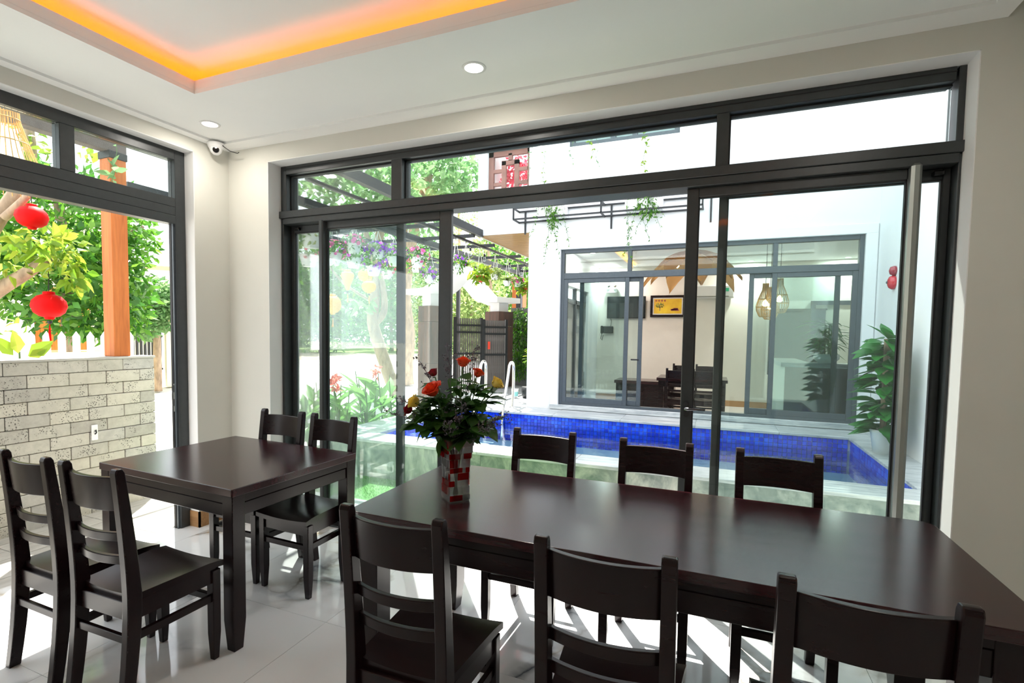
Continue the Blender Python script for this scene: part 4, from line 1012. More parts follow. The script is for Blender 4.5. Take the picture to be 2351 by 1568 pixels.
# black bracket shelf with planters and trailing vines
sh = empty('planter_shelf', (1.9, HY, 3.2), 0, 'black steel bar shelf bracketed on the villa wall above its window', 'shelf'); so_ = Vector((1.9, HY, 3.2))
SX0, SX1_, SD = .66, 3.25, .26; Z0_, Z1_ = 3.14, 3.30
for a, b in (((SX0, HY-SD, Z1_), (SX1_, HY-SD, Z1_)), ((SX0, HY-SD, Z0_), (SX1_, HY-SD, Z0_)), ((SX0, HY-.02, Z1_), (SX1_, HY-.02, Z1_)), ((SX0, HY-.02, Z0_), (SX1_, HY-.02, Z0_))): MB().bar(Vector(a)-so_, Vector(b)-so_, .022).build('rail', 'black', sh)
for xx in (SX0, 1.95, SX1_):
    for a, b in (((xx, HY-SD, Z0_), (xx, HY-SD, Z1_)), ((xx, HY-SD, Z1_), (xx, HY, Z1_)), ((xx, HY-SD, Z0_), (xx, HY, Z0_)), ((xx+.10, HY-.012, 2.96), (xx+.10, HY-.012, Z1_))): MB().bar(Vector(a)-so_, Vector(b)-so_, .022).build('bracket', 'black', sh)
random.seed(14)
for (x0, x1, lab) in ((1.02, 1.42, 'white ribbed planter with trailing vines on the wall shelf, near the lattice window'), (2.27, 2.75, 'white ribbed planter with trailing vines on the wall shelf, beside the door stile')):
    t = empty('planter_box', ((x0+x1)/2, HY-.14, Z0_+.010), 0, lab, 'planter', 'ribbed planters on the wall shelf'); hw = (x1-x0)/2
    pp = MB().box((-hw, -.107, 0), (hw, .115, .15)); 
    n = 14
    for k in range(n): xx = -hw+(k+.5)*2*hw/n; pp.box((xx-.006, -.115, .01), (xx+.006, -.107, .14))
    pp.build('box', 'whitepot', t); l = MB(); blob(l, (0, -.04, .15), (hw*.9, .12, .10), 170, .07, .35, .1, 'l', -.5); blob(l, (hw*.3, -.1, .02), (hw*.55, .06, .18), 130, .07, .32, .1, 'l', -.8); l.build('foliage', 'leaf', t)
    for k in range(7):
        pts = [Vector((rnd(-hw, hw), -.10, .14))]; dx = rnd(-.03, .03); L = random.choice((.25, .4, .55, .75))
        for i in range(8): pts.append(pts[0]+Vector((dx*(i+1)+rnd(-.008, .008), -.03, -.02-L*(i+1)/8)))
        s = MB().tube(pts, .0018, 4); l = MB()
        for q in range(int(L*55)): l.leaf(pts[random.randint(1, 8)]+Vector((rnd(-.01, .01), 0, rnd(-.04, .04))), rdir(-.4), rdir(.5), rnd(.025, .05), rnd(.010, .018), .1, .2)
        so2 = s.build('runner', 'stem', t); l.build('runner_leaves', 'leaf', so2)
for px, py, L, n in ((1478, 292, .65, 60), (1362, 300, .34, 20), (1370, 318, .4, 14), (1310, 310, .35, 12), (1245, 318, .7, 22), (1218, 322, .5, 18)):
    p = on(px, py, y=3.9); p.z += .12
    vine('roof_vine', 'yellow-green vine strand hanging from above in front of the villa upper wall', p, L+.12, 'leafbright' if n > 18 else 'leafpale', .055 if n > 18 else .035, 'hanging roof vines', n, .02)

# courtyard side wall, fire bells, tall pothos
tag(MB().box((5.2, .31, -.1), (5.4, 4.6, 3.6)).build('wall_courtyard', 'housewhite'), kind='structure')
t = empty('fire_bell', (5.2, 3.935, 2.06), 0, 'round red fire bell on the courtyard wall', 'fire alarm')
m_ = Matrix.Rotation(-pi/2, 4, 'Y')
def lathx(mb, prof, n, c=(0, 0, 0)):
    k = MB().lathe(prof, n); mb.add([tuple(m_ @ Vector(v)+Vector(c)) for v in k.v], k.f); return mb
lathx(MB(), [(.075, 0), (.078, .02), (.06, .05), (.03, .062), (.001, .066)], 24).build('gong', pm('fire_red', (.55, .01, .03), .25, coat=.5), t, True)
lathx(MB(), [(.014, .06), (.012, .074), (.001, .076)], 12).build('centre_bolt', 'darkmetal', t, True)
t = empty('alarm_call_point', (5.2, 3.912, 2.182), 0, 'small dark red alarm lamp just above the red fire bell', 'fire alarm')
lathx(MB(), [(.05, 0), (.052, .02), (.04, .05), (.001, .062)], 20).build('lamp', pm('dark_alarm_red', (.30, .01, .03), .2, coat=.5), t, True)
pc = Vector((4.98, 3.20, ZT)); random.seed(17)
t = empty('potted_pothos', pc, 0, 'tall moss-pole pothos with large glossy leaves in a white pot at the pool edge', 'potted plant')
MB().lathe([(.07, 0), (.10, .20), (.115, .24), (.105, .24), (.09, .19)], 22).build('pot', 'whitepot', t, True)
MB().tube([(0, 0, .18), (0, 0, 1.12)], .028, 8).build('moss_pole', 'bark', t)
for k in range(150):
    z = rnd(.22, 1.12); a = rnd(0, 2*pi); r = .03+.07*(1-abs(z-.6)); d = Vector((cos(a), sin(a), rnd(-.35, .25)))
    if d.x > .2: d.x = .0
    L = rnd(.18, .27); leaf_obj(t, (r*cos(a)*.6, r*sin(a), z), d, L, L*.66, 'leafpothos')
for d in ((-.3, -.8, .6), (.0, .7, .8), (-.5, .5, .7), (0, -.9, .3)): leaf_obj(t, (0, 0, 1.12), d, .24, .13, 'leafpothos')

# ------------------------------------------------------------------ inside the villa
BY = 8.97
tv = empty('television', on(1438, 706, y=BY), 0, 'black wall television in the villa room, left of the gold picture', 'television')
MB().box((-.42, -.05, -.245), (.42, .0, .245)).build('housing', 'blackgloss', tv, bevel=.006); MB().box((-.40, -.053, -.22), (.40, -.05, .23)).build('screen', pm('dark_screen', (.012, .016, .018), .08), tv)
tv['label'] = 'black television on the villa wall beside the framed gold picture'
el = empty('emergency_light', on(1405, 667, y=BY), 0, 'white twin-spot emergency light above the wall television', 'emergency light')
MB().box((-.12, -.06, -.06), (.12, 0, .03)).build('body', 'plastic', el, bevel=.01)
for sx in (-1, 1): MB().lathe([(.02, -.03), (.055, 0), (.05, .02), (.001, .03)], 14, (sx*.07, -.05, .09)).build('spot', 'chrome', el, True)
ph = empty('wall_telephone', on(1396, 757, y=BY), 0, 'black wall telephone with a hanging handset below the television', 'telephone')
MB().box((-.10, -.06, -.08), (.12, 0, .08)).build('body', 'black', ph, bevel=.015); MB().box((-.16, -.08, -.09), (-.10, -.02, .09)).build('handset', 'blackgloss', ph, bevel=.02); MB().tube([(.06, -.03, .08), (.08, -.03, .2), (.02, -.02, .32)], .006, 5).build('cord', 'rubber', ph); MB().tube([(-.13, -.05, -.09), (-.15, -.05, -.2), (-.12, -.05, -.24), (-.10, -.05, -.12)], .008, 5).build('coil', 'rubber', ph)
pc_ = on(1533, 703, y=BY); pic = empty('framed_picture', pc_, 0, 'gold picture of a tree in a dark frame on the villa wall', 'picture')
hw, hh_ = .36, .235
for lo, hi in (((-hw, -.03, -hh_), (hw, 0, -hh_+.05)), ((-hw, -.03, hh_-.05), (hw, 0, hh_)), ((-hw, -.03, -hh_+.05), (-hw+.05, 0, hh_-.05)), ((hw-.05, -.03, -hh_+.05), (hw, 0, hh_-.05))): MB().box(lo, hi).build('frame', 'rose', pic)
MB().box((-hw+.05, -.015, -hh_+.05), (hw-.05, 0, hh_-.05)).build('mat_board', 'white', pic); MB().box((-hw+.075, -.018, -hh_+.075), (hw-.075, -.015, hh_-.075)).build('print', pm('gold_print', (.85, .40, .02), .5, var=.3, scale=3, col2=(.85, .62, .03)), pic)
tp = MB(); 
for k in range(40): d = rdir(); tp.box((-.16+d.x*.085-.008, -.021, .02+d.z*.05-.008), (-.16+d.x*.085+.008, -.018, .02+d.z*.05+.008))
tp.build('printed_tree', pm('print_green', (.12, .22, .05), .6, var=.4, scale=40), pic); MB().box((-.168, -.021, -.10), (-.152, -.018, .02)).build('printed_trunk', 'bark', pic)
tp = MB()
for k in range(14): tp.box((.08+rnd(-.06, .14), -.021, -.10+rnd(-.02, .05)), (.10+rnd(-.02, .14), -.018, -.07+rnd(-.02, .03)))
tp.build('printed_flowers', pm('print_plum', (.35, .06, .12), .6, var=.5, scale=40), pic)
for k in range(4): MB().lathe([(.022, 0), (.022, .001)], 10, (0, 0, 0)).build('printed_seal', pm('print_brown', (.30, .08, .04), .6) if k == 0 else MATS['print_brown'], pic).matrix_local = Matrix.Translation((-.24+k*.06, -.019, .12)) @ Matrix.Rotation(pi/2, 4, 'X')
ac = empty('air_conditioner', on(1637, 671, y=BY), 0, 'white split air conditioner high on the villa wall', 'air conditioner')
MB().box((-.40, -.20, -.13), (.40, 0, .13)).build('casing', 'plastic', ac, bevel=.02); MB().box((-.37, -.205, -.115), (.30, -.195, -.09)).build('louvre', 'satin', ac); MB().box((.24, -.203, .0), (.30, -.199, .07)).build('energy_sticker', pm('green_sticker', (.02, .45, .22), .5), ac)
c1, c2 = on(1511, 864, z=.75), on(1672, 876, z=.75); ty = (c1.y+c2.y)/2; tx = (c1.x+c2.x)/2
table('villa_table', 'dark wooden table with chairs inside the villa room', (tx, ty+.35, 0), 0, c2.x-c1.x, .8, .05, .09, .01, .60)
for dx, dy, rz, lab in ((-.20, -.20, .0, 'dark chair at the villa table, window side, nearer the wall television'), (.20, -.20, 0, 'dark chair at the villa table, window side, nearer the air conditioner'), (-.20, .91, pi, 'dark chair at the villa table, wall side, nearer the wall television'), (.20, .91, pi, 'dark chair at the villa table, wall side, nearer the air conditioner')):
    place_chair(tx+dx, ty+dy, rz, lab, 'chairs at the villa table')
bn = on(1483, 880, y=7.95); bn.z = 0; b_ = empty('low_cabinet', bn, 0, 'low dark brown cabinet inside the villa beside its table', 'cabinet')
MB().box((-.55, -.3, .0), (.55, .3, .50)).build('body', 'rose', b_, bevel=.005); MB().box((-.58, -.33, .50), (.58, .33, .56)).build('top', 'rosetop', b_, bevel=.004); MB().box((-.5, -.31, .06), (-.01, -.30, .46)).build('door', 'rose', b_, bevel=.004); MB().box((.01, -.31, .06), (.5, -.30, .46)).build('door', 'rose', b_, bevel=.004)
dk = on(1793, 832, z=1.12); d_ = empty('reception_desk', (dk.x, dk.y, 0), 0, 'dark reception counter with a stone top inside the villa', 'counter')
MB().box((.06, .05, 0), (2.4, .10, 1.06)).build('front_panel', pm('slate_panel', (.03, .05, .06), .4), d_); MB().box((.06, .10, 0), (.12, 1.6, 1.06)).build('end_panel', 'inwall', d_); MB().box((0, 0, 1.06), (2.5, .38, 1.12)).build('counter_top', 'copmarble', d_, bevel=.005); MB().box((0, .38, 1.06), (.38, 1.7, 1.12)).build('counter_return', 'copmarble', d_, bevel=.005)
bp = on(1850, 828, z=1.12, y=None); t = empty('potted_bamboo', (dk.x+.55, dk.y+.2, 1.12), 0, 'bushy dark green lucky bamboo in a white bowl on the reception counter', 'potted plant'); random.seed(19)
MB().lathe([(.09, 0), (.15, .06), (.15, .12), (.12, .12)], 18).build('bowl', 'whitepot', t, True)
l = MB()
for k in range(110):
    a = rnd(0, 2*pi); z = rnd(.15, .55); d = Vector((cos(a), sin(a), rnd(-.3, .7))); l.leaf((rnd(-.12, .12), rnd(-.08, .08), z), d, (0, 0, 1), rnd(.18, .34), rnd(.03, .05), .1, rnd(.2, .6))
l.build('leaves', 'leafpothos', t); s = MB()
for k in range(9): x0 = rnd(-.09, .09); s.tube([(x0, rnd(-.05, .05), .08), (x0*1.3, 0, .5)], .008, 5)
s.build('canes', 'stem', t)
bd_ = on(1830, 790, y=8.9); t = empty('notice_panel', (bd_.x+.05, 8.99, 1.45), 0, 'large dark panel on the villa wall behind the bamboo plant', 'panel')
MB().box((-.55, -.04, -.75), (.42, 0, .55)).build('board', pm('charcoal_board', (.03, .045, .055), .5), t, bevel=.004); MB().box((-.57, -.05, .55), (.44, 0, .58)).build('rim', 'black', t)
dr = on(1915, 770, y=8.9); dd_ = empty('door_2', (dr.x+.1, 8.99, 0), kind='structure'); MB().box((-.42, -.03, 0), (.42, 0, 2.1)).build('leaf', 'inwall', dd_); MB().box((-.5, -.05, 0), (-.42, 0, 2.18)).build('casing', 'alu2', dd_); MB().box((.42, -.05, 0), (.5, 0, 2.18)).build('casing', 'alu2', dd_); MB().box((-.5, -.05, 2.1), (.5, 0, 2.18)).build('casing', 'alu2', dd_)
# rattan pendants over the counter
for px, py, dy, lab in ((1757, 690, .0, 'bottle-shaped rattan pendant over the villa counter, shortest cord'), (1768, 697, .34, 'bottle-shaped rattan pendant over the villa counter, hanging lowest of three'), (1790, 680, -.2, 'bottle-shaped rattan pendant over the villa counter, hanging highest, beside the board')):
    p = on(px, py, y=6.0+dy); t = empty('rattan_pendant', p, 0, lab, 'pendant lamp', 'rattan pendants over the counter')
    prf = [(.04, .26), (.045, .16), (.09, .04), (.125, -.08), (.12, -.15), (.085, -.23), (.065, -.25)]
    for k in range(22): a = 2*pi*k/22; MB().tube([(r*cos(a), r*sin(a), z) for r, z in prf], .0035, 4).build('cane_rib', 'rattan', t)
    for r, z in ((.042, .25), (.10, .02), (.125, -.1), (.07, -.245)): MB().tube([(r*cos(a), r*sin(a), z) for a in [2*pi*i/20 for i in range(21)]], .005, 4, False).build('cane_ring', 'rattan', t)
    MB().lathe([(.001, -.10), (.04, -.07), (.04, -.03), (.001, .02)], 12).build('bulb', 'bulb', t, True); MB().tube([(0, 0, .0), (0, 0, 2.97-p.z)], .005, 5).build('cord', 'rubber', t); MB().lathe([(.05, 2.95-p.z), (.05, 2.98-p.z)], 14).build('ceiling_rose', 'black', t)
# flower-shaped bamboo lamp
fc = on(1592, 606, y=6.3); t = empty('petal_lamp', fc, 0, 'large flower-shaped woven bamboo ceiling lamp inside the villa', 'ceiling lamp')
for k in range(9):
    a = 2*pi*k/9; vs = []; fs = []; nu, nv = 4, 7; L = .66+.10*(k % 2)
    for j in range(nv+1):
        v = j/nv; w_ = .23*sin(pi*min(1, v*.95+.06))**.8; r = .08+L*v; z = .22-.12*v-.48*v*v*(1 if k % 2 else .7)
        for i in range(nu+1): u = -1+2*i/nu; vs.append((r*cos(a)-u*w_*sin(a), r*sin(a)+u*w_*cos(a), z-.07*(1-u*u)))
    for j in range(nv):
        for i in range(nu): q = j*(nu+1)+i; fs.append((q, q+1, q+nu+2, q+nu+1))
    MB().add(vs, fs).build('petal', leafmat('bamboo_petal', (.42, .24, .09), (.55, .32, .12), (.62, .38, .16), .35) if k == 0 else MATS['bamboo_petal'], t, True)
for a in (0, 1.5, 3.1, 4.6): MB().lathe([(.001, -.04), (.03, -.01), (.03, .02), (.001, .05)], 10, (.25*cos(a), .25*sin(a), -.02)).build('bulb', 'bulb', t, True)
MB().tube([(0, 0, .2), (0, 0, 2.97-fc.z)], .02, 8).build('stem', 'black', t)
for px, py, lab in ((1361, 581, 'small lit downlight in the villa ceiling near its garden door'), (1406, 616, 'small lit downlight in the villa ceiling above the emergency light'), (1722, 604, 'small lit downlight in the villa ceiling beside the air conditioner'), (1937, 597, 'small lit downlight in the villa ceiling above its inner door')):
    p = on(px, py, z=2.975); downlight(p.x, min(p.y, 8.75), 2.975, lab, 30, 'villa downlights')

# ================================================================== GARDEN BEHIND THE LEFT PANES
# pergola of black steel
pg = empty('pergola', (-.6, 5.0, 2.9), 0, 'black steel pergola frame over the garden path carrying the hanging pots', 'pergola'); pgo = Vector((-.6, 5.0, 2.9))
def beam(a, b, w, h): MB().bar(Vector(a)-pgo, Vector(b)-pgo, w, h).build('beam', 'black', pg)
beam((-.17, 1.0, 2.90), (-.17, 8.4, 2.90), .035, .035); beam((-.87, 1.0, 2.90), (-.87, 9.0, 2.90), .06, .08); beam((.08, .5, 3.02), (.02, 4.62, 3.02), .07, .11); beam((-1.15, .8, 3.0), (-1.15, 9.0, 3.0), .06, .10); beam((-2.5, .8, 3.0), (-2.5, 9.0, 3.0), .06, .10); beam((-1.8, 1.0, 2.95), (-1.8, 9.0, 2.95), .035, .035)
for yy in (2.3, 3.5, 4.4, 5.3, 6.6, 7.9): beam((-2.5, yy, 2.955), (-.045 if yy > 4.5 else 0, yy, 2.955), .05, .05)
for xx, yy in ((-2.5, 8.8),): beam((xx, yy, GZ), (xx, yy, 3.0), .08, .08)
pq = on(1193, 640, d=12.5); MB().bar(Vector((pq.x, pq.y, GZ))-pgo, Vector((pq.x, pq.y, 3.1))-pgo, .12).build('post', 'black', pg)
beam((pq.x, pq.y, 2.95), (-.17, 8.4, 2.90), .05, .05)

def hanging_pot(label, c, R, H, potmat, leafm, fm, top, spread, kind, nf=50, nl=90):
    t = empty('hanging_pot', c, 0, label, 'hanging plant', 'hanging flower pots under the pergola')
    MB().lathe([(R*.62, -H), (R*.80, -H*.55), (R*.97, -H*.05), (R*1.04, 0), (R*.94, 0), (R*.8, -H*.3)], 20).build('pot', potmat, t, True)
    hk = Vector((0, 0, top-c[2]))
    for k in range(3): a = k*2*pi/3+.4; MB().tube([(R*cos(a), R*sin(a), -.01), hk*.92], .0045, 4).build('string', 'string', t)
    MB().tube([hk*.92, hk], .006, 5).build('hook', 'black', t)
    l = MB()
    if kind == 'grass':
        for k in range(nl): a = rnd(0, 2*pi); d = Vector((cos(a), sin(a), rnd(.3, 1.6))); l.leaf((0, 0, 0), d, (0, 0, 1), spread*rnd(.8, 1.6), .022, .1, rnd(.3, .9))
    elif kind == 'broad':
        blob(l, (0, 0, spread*.35), (spread, spread, spread*.7), nl, .14, .6, .3, 'l', -.25); blob(l, (0, 0, -H*.7), (spread*.9, spread*.9, spread*.5), nl//5, .10, .7, .6, 'l', -.8)
    else:
        blob(l, (0, 0, spread*.30), (spread, spread, spread*.62), nl, .07, .45, .25, 'l', -.2); blob(l, (0, 0, -H*.4), (spread*.95, spread*.95, H*.8), nl//3, .06, .45, .75, 'l', -.6)
    l.build('foliage', leafm, t)
    if fm:
        f = MB()
        for k in range(nf):
            d = rdir(.25); p = Vector((d.x*spread*1.03, d.y*spread*1.03, d.z*spread*.68+spread*.22)); u = d.orthogonal().normalized(); w_ = d.cross(u); s = rnd(.022, .034)
            ring = [p+d*.008+(u*cos(q*2*pi/5)+w_*sin(q*2*pi/5))*s for q in range(5)]
            f.add([p]+ring, [(0, 1, 2), (0, 2, 3), (0, 3, 4), (0, 4, 5), (0, 5, 1)])
        f.build('blossoms', fm, t)
    return t
random.seed(23)
POTS = [  # px, py (pot rim), plane x, radius factor, pot, leaf, flower, spread, kind, label
 (1069, 613, -.17, .085, 'whitepot', 'leafbright', None, .16, 'grass', 'white hanging pot of spiky grass-like leaves beside the purple petunias'),
 (1101, 634, -.17, .08, 'redpot', 'leafbright', None, .13, 'broad', 'red hanging pot of broad trailing green leaves in front of the white gate roof'),
 (1136, 630, -.17, .075, 'whitepot', 'leafyg', None, .12, 'small', 'white hanging pot of loose light green leaves between red pot and spiky plant'),
 (1164, 645, -.17, .075, 'whitepot', 'leafyg', None, .16, 'grass', 'white hanging pot of pale striped grassy leaves near the villa corner'),
 (1188, 648, -.17, .07, 'whitepot', 'leaf', 'pink', .12, 'small', 'white hanging pot with magenta blooms next to the villa corner'),
 (1203, 660, -.17, .08, 'redpot', 'leafbright', None, .12, 'broad', 'red hanging pot of dark green leaves closest to the villa corner'),
 (1046, 607, -.17, .08, 'whitepot', 'leaf', 'purple', .16, 'small', 'white hanging pot full of violet petunias behind the open door stile'),
 (958, 592, -.87, .115, 'whitepot', 'leaf', 'pink', .19, 'small', 'white hanging pot with pink petunias in front of the tree trunk'),
 (986, 632, -.87, .10, 'whitepot', 'leaf', 'purple', .16, 'small', 'white hanging pot of yellow and violet blooms above the gate wall'),
 (955, 610, -1.8, .10, 'whitepot', 'leaf', 'salmon', .18, 'small', 'white hanging pot with coral blooms behind the pink petunia pot'),
 (858, 610, -1.15, .115, 'whitepot', 'leaf', 'purple', .21, 'small', 'white hanging pot with violet petunias above the round yellow lanterns'),
 (812, 592, -1.15, .11, 'whitepot', 'leaf', 'purple', .22, 'small', 'white hanging pot overflowing with violet petunias, middle of the glass pane'),
 (765, 582, -1.15, .12, 'whitepot', 'leaf', 'pink', .19, 'small', 'white hanging pot with pink and violet blooms beside the sliding door stile'),
 (715, 536, -1.15, .14, 'whitepot', 'leafbright', None, .20, 'broad', 'large white hanging bowl with yellow-green leaves beside the white corner wall'),
 (890, 622, -1.8, .11, 'whitepot', 'leaf', 'magenta', .18, 'small', 'white hanging pot with red blooms behind the sash stile'),
 (905, 590, -1.15, .11, 'whitepot', 'leaf', 'purple', .22, 'small', 'white hanging pot with violet blooms closest to the sash stile'),
 (812, 560, -.87, .10, 'whitepot', 'leafpale', 'pink', .13, 'small', 'white hanging pot with pale pink blooms under the thick pergola beam'),
 (868, 575, -.87, .09, 'whitepot', 'leafpale', 'purple', .14, 'small', 'white hanging pot with lilac blooms under the thick pergola beam'),
 (708, 585, -1.8, .13, 'whitepot', 'leafpale', 'magenta', .20, 'small', 'white hanging pot with crimson blooms in the rear row by the corner wall'),
]
for px, py, X, R, pmt, lm, fm, sp_, kd, lab in POTS:
    c = on(px, py, x=X); top = {-.17: 2.885, -.87: 2.87, -1.15: 2.95, -1.8: 2.935}[X]
    if c.z > top-.12: c.z = top-.14
    hanging_pot(lab, c, R, R*1.25, pmt, lm, fm, top, sp_, kd, 34, 120 if kd == 'small' else 70)
for k, (px, py) in enumerate(((1112, 594), (1080, 580), (1140, 606), (1170, 612), (1197, 628), (985, 555))):
    p = on(px, py, x=-.30 if px > 1000 else -.87); t = empty('string_bulb', p, 0, 'clear festoon bulb hanging from the pergola rail', 'light bulb', 'festoon bulbs on the pergola')
    MB().lathe([(.001, -.05), (.02, -.045), (.028, -.015), (.018, .03)], 12).build('glass_bulb', 'gl', t, True); MB().lathe([(.017, .03), (.017, .08), (.008, .085)], 10).build('socket', 'black', t); MB().tube([(0, 0, .08), (0, 0, max(.1, 2.90-p.z))], .004, 4).build('cord', 'black', t)
# yellow lanterns
bulbp = [(.30, -.5), (.36, -.42), (.55, -.2), (.9, .12), (1.0, .28), (.85, .42), (.5, .5)]
for px, py, R, H, bu, lab in ((798, 643, .105, .26, bulbp, 'yellow teardrop silk lantern hanging beside two round yellow lanterns'), (840, 632, .135, .20, None, 'upper of two touching round yellow silk lanterns'), (847, 658, .125, .18, None, 'lower of two touching round yellow silk lanterns'), (764, 699, .13, .25, None, 'round yellow silk lantern half behind the sliding door stile')):
    X = -2.5 if 'upper' in lab else -1.8; c = on(px, py, x=X); bz = 2.955; k = 1.12 if X < -2 else 1
    lantern(lab, c, R*k, H*k, 'yellow', 10, bz-c.z-H*k*.55, .14, 'yellow silk lanterns', 'yellow', bu)

# canna plants beside the pool
random.seed(29)
def canna(px, base_d, h, nst, flower, lab):
    p = on(px, 900, d=base_d); p.z = GZ
    t = empty('canna_plant', p, rnd(0, 6), lab, 'plant', 'canna plants beside the pool')
    for s in range(nst):
        x0, y0 = rnd(-.16, .16), rnd(-.16, .16); hh = h*rnd(.75, 1.05); lean = Vector((rnd(-.12, .12), rnd(-.12, .12), 0))
        so = MB().tube([(x0, y0, 0), (x0+lean.x*.5, y0+lean.y*.5, hh*.5), (x0+lean.x, y0+lean.y, hh)], [.012, .010, .006], 6).build('stalk', 'stem', t)
        for q in range(5):
            f = .15+.75*q/5+rnd(-.05, .05); a = q*2.4+rnd(-.4, .4); d = Vector((cos(a)*.75, sin(a)*.75, rnd(.5, 1.1))); L = rnd(.30, .46)*h
            leaf_obj(t, (x0+lean.x*f, y0+lean.y*f, hh*f), d, L, L*.34, 'leafcanna')
        if s < flower:
            f = MB(); blob(f, (x0+lean.x, y0+lean.y, hh+.10), (.045, .045, .10), 34, .07, .6, .2, 'l', .4); f.build('flower_spike', 'salmon', t)
M['leafcanna'] = leafmat('leaf_canna', (.10, .26, .06), (.16, .36, .09), (.25, .45, .12), .45)
for a in ((688, 6.5, .62, 3, 0, 'leafy green canna at the white corner wall end of the bed'), (725, 6.8, .80, 3, 0, 'green canna with a bare seed stalk behind the sash stile'), (765, 6.6, .78, 4, 1, 'canna with a small salmon bloom next to the sash stile'), (800, 7.0, .88, 3, 1, 'canna with a drooping salmon bud in the middle of the bed'), (838, 6.9, .92, 4, 0, 'dense green canna without bloom right of the budding one'), (866, 7.3, 1.12, 3, 1, 'tallest canna with a full salmon-pink flower spike'), (895, 7.6, .85, 4, 0, 'green canna at the pool end of the bed'), (745, 7.4, .85, 3, 0, 'green canna in the rear of the bed beside the stile'), (820, 7.7, .9, 3, 0, 'green canna in the rear of the bed before the road')): canna(*a)
# two slanting trunks with high crowns
random.seed(37)
T1, T2 = 12.5, 15.2                       # both stand on the ground beyond the pergola
t1 = on(915, 905, d=T1); t1.z = GZ
tree('leaning_tree', 'pale-barked leaning tree with forked trunk behind the yellow lanterns', t1,
     [([t1]+[on(a, b, d=T1) for a, b in ((900, 880), (872, 800), (852, 735), (862, 690), (856, 610), (880, 500), (905, 400))], .17, .09),
      ([on(a, b, d=T1) for a, b in ((858, 745), (885, 720), (880, 660), (870, 620), (820, 480))], .09, .06), ([on(a, b, d=T1) for a, b in ((850, 690), (790, 655), (755, 610))], .035, .02)],
     [(on(800, 440, d=T1), (1.3, 1.1, .65), 420, .24, .5, .2, 'l'), (on(870, 400, d=T1), (1.2, 1.1, .75), 480, .24, .5, .2, 'l'), (on(820, 700, d=T1-.3), (.36, .36, .22), 34, .22, .5, .2, 'l'), (on(905, 470, d=T1), (.7, .7, .5), 170, .24, .5, .2, 'l')], 'leafpale', 'trees by the garden gate')
t2 = on(935, 905, d=T2); t2.z = GZ
tree('leaning_tree', 'upright brown trunk tree beside the gate pillar', t2,
     [([t2]+[on(a, b, d=T2) for a, b in ((932, 850), (942, 770), (928, 690), (938, 600), (955, 500), (985, 400))], .21, .13), ([on(a, b, d=T2) for a, b in ((938, 600), (930, 520), (925, 440))], .08, .04)],
     [(on(990, 420, d=T2), (1.2, 1.1, .9), 480, .28, .5, .2, 'l'), (on(1040, 400, d=T2), (1.0, 1.0, .75), 300, .28, .5, .2, 'l'), (on(980, 520, d=T2), (.6, .6, .5), 110, .26, .5, .2, 'l')], 'leafpale', 'trees by the garden gate')
# garden gate: brown pillars, curved white roofs, black slat leaves
pA = on(992, 703, d=10.6); pB = on(1146, 716, d=11.4)
pil = wood('pillar_tile', (.06, .05, .048), (.16, .09, .07), .7, 0, 'z', .35)
for p, lab, wd_ in ((pA, 'brown weathered gate pillar beside the leaning tree', .40), (pB, 'brown weathered gate pillar next to the green fern wall', .44)):
    t = empty('gate_pillar', (p.x, p.y, GZ), radians(-24), lab, 'pillar', 'brown gate pillars'); hgt = p.z-GZ
    for z0, z1 in ((0, .9), (.905, hgt-.32), (hgt-.315, hgt)): MB().box((-wd_/2, -wd_/2, z0), (wd_/2, wd_/2, z1)).build('tile_course', pil, t, bevel=.004)
    # short white column and upswept roof on top
    MB().box((-.14, -.14, hgt), (.14, .14, hgt+.25)).build('neck', 'housewhite', t)
def roof(base, pts, lab):
    t = empty('gate_roof', base, radians(-24), lab, 'gate roof', 'white curved gate roofs'); th = .11
    poly = [(a, b) for a, b in pts]+[(a, b-th) for a, b in reversed(pts)]
    MB().prism(poly, -.35, .35, 'y').build('curved_slab', 'housewhite', t, .6, fixn=True); return t
def crv(x0, x1, up): return [(x0+(x1-x0)*i/12, up*(.5-.5*cos(pi*max(0, (i/12-.35)/.65))) if up else 0) for i in range(13)]
ra = Vector((pA.x, pA.y, pA.z+.24+.10)); roof(ra, crv(-.42, 1.05, .36), 'white gate roof slab sweeping up from the pillar by the leaning tree')
rb = Vector((pB.x, pB.y, pB.z+.20+.10)); roof(rb, list(reversed([(-x, z) for x, z in crv(-.30, 1.15, .52)])), 'white gate roof slab sweeping up from the pillar by the fern wall')
bra = MB().prism([(-1.05, .43), (-.75, .36), (-.5, .22), (-.3, .05), (.0, -.03), (.12, -.05), (.12, -.16), (-.22, -.16), (-.48, -.08), (-.72, .10), (-.97, .34)], -.13, .13, 'y')
t = empty('gate_roof', rb, radians(-24), 'curved white bracket under the gate roof by the fern wall', 'gate roof', 'white curved gate roofs'); bra.build('bracket', 'housewhite', t, fixn=True)
g0 = on(1043, 727, d=10.3); g1 = on(1108, 730, d=10.7); g2 = on(1166, 737, d=10.9)
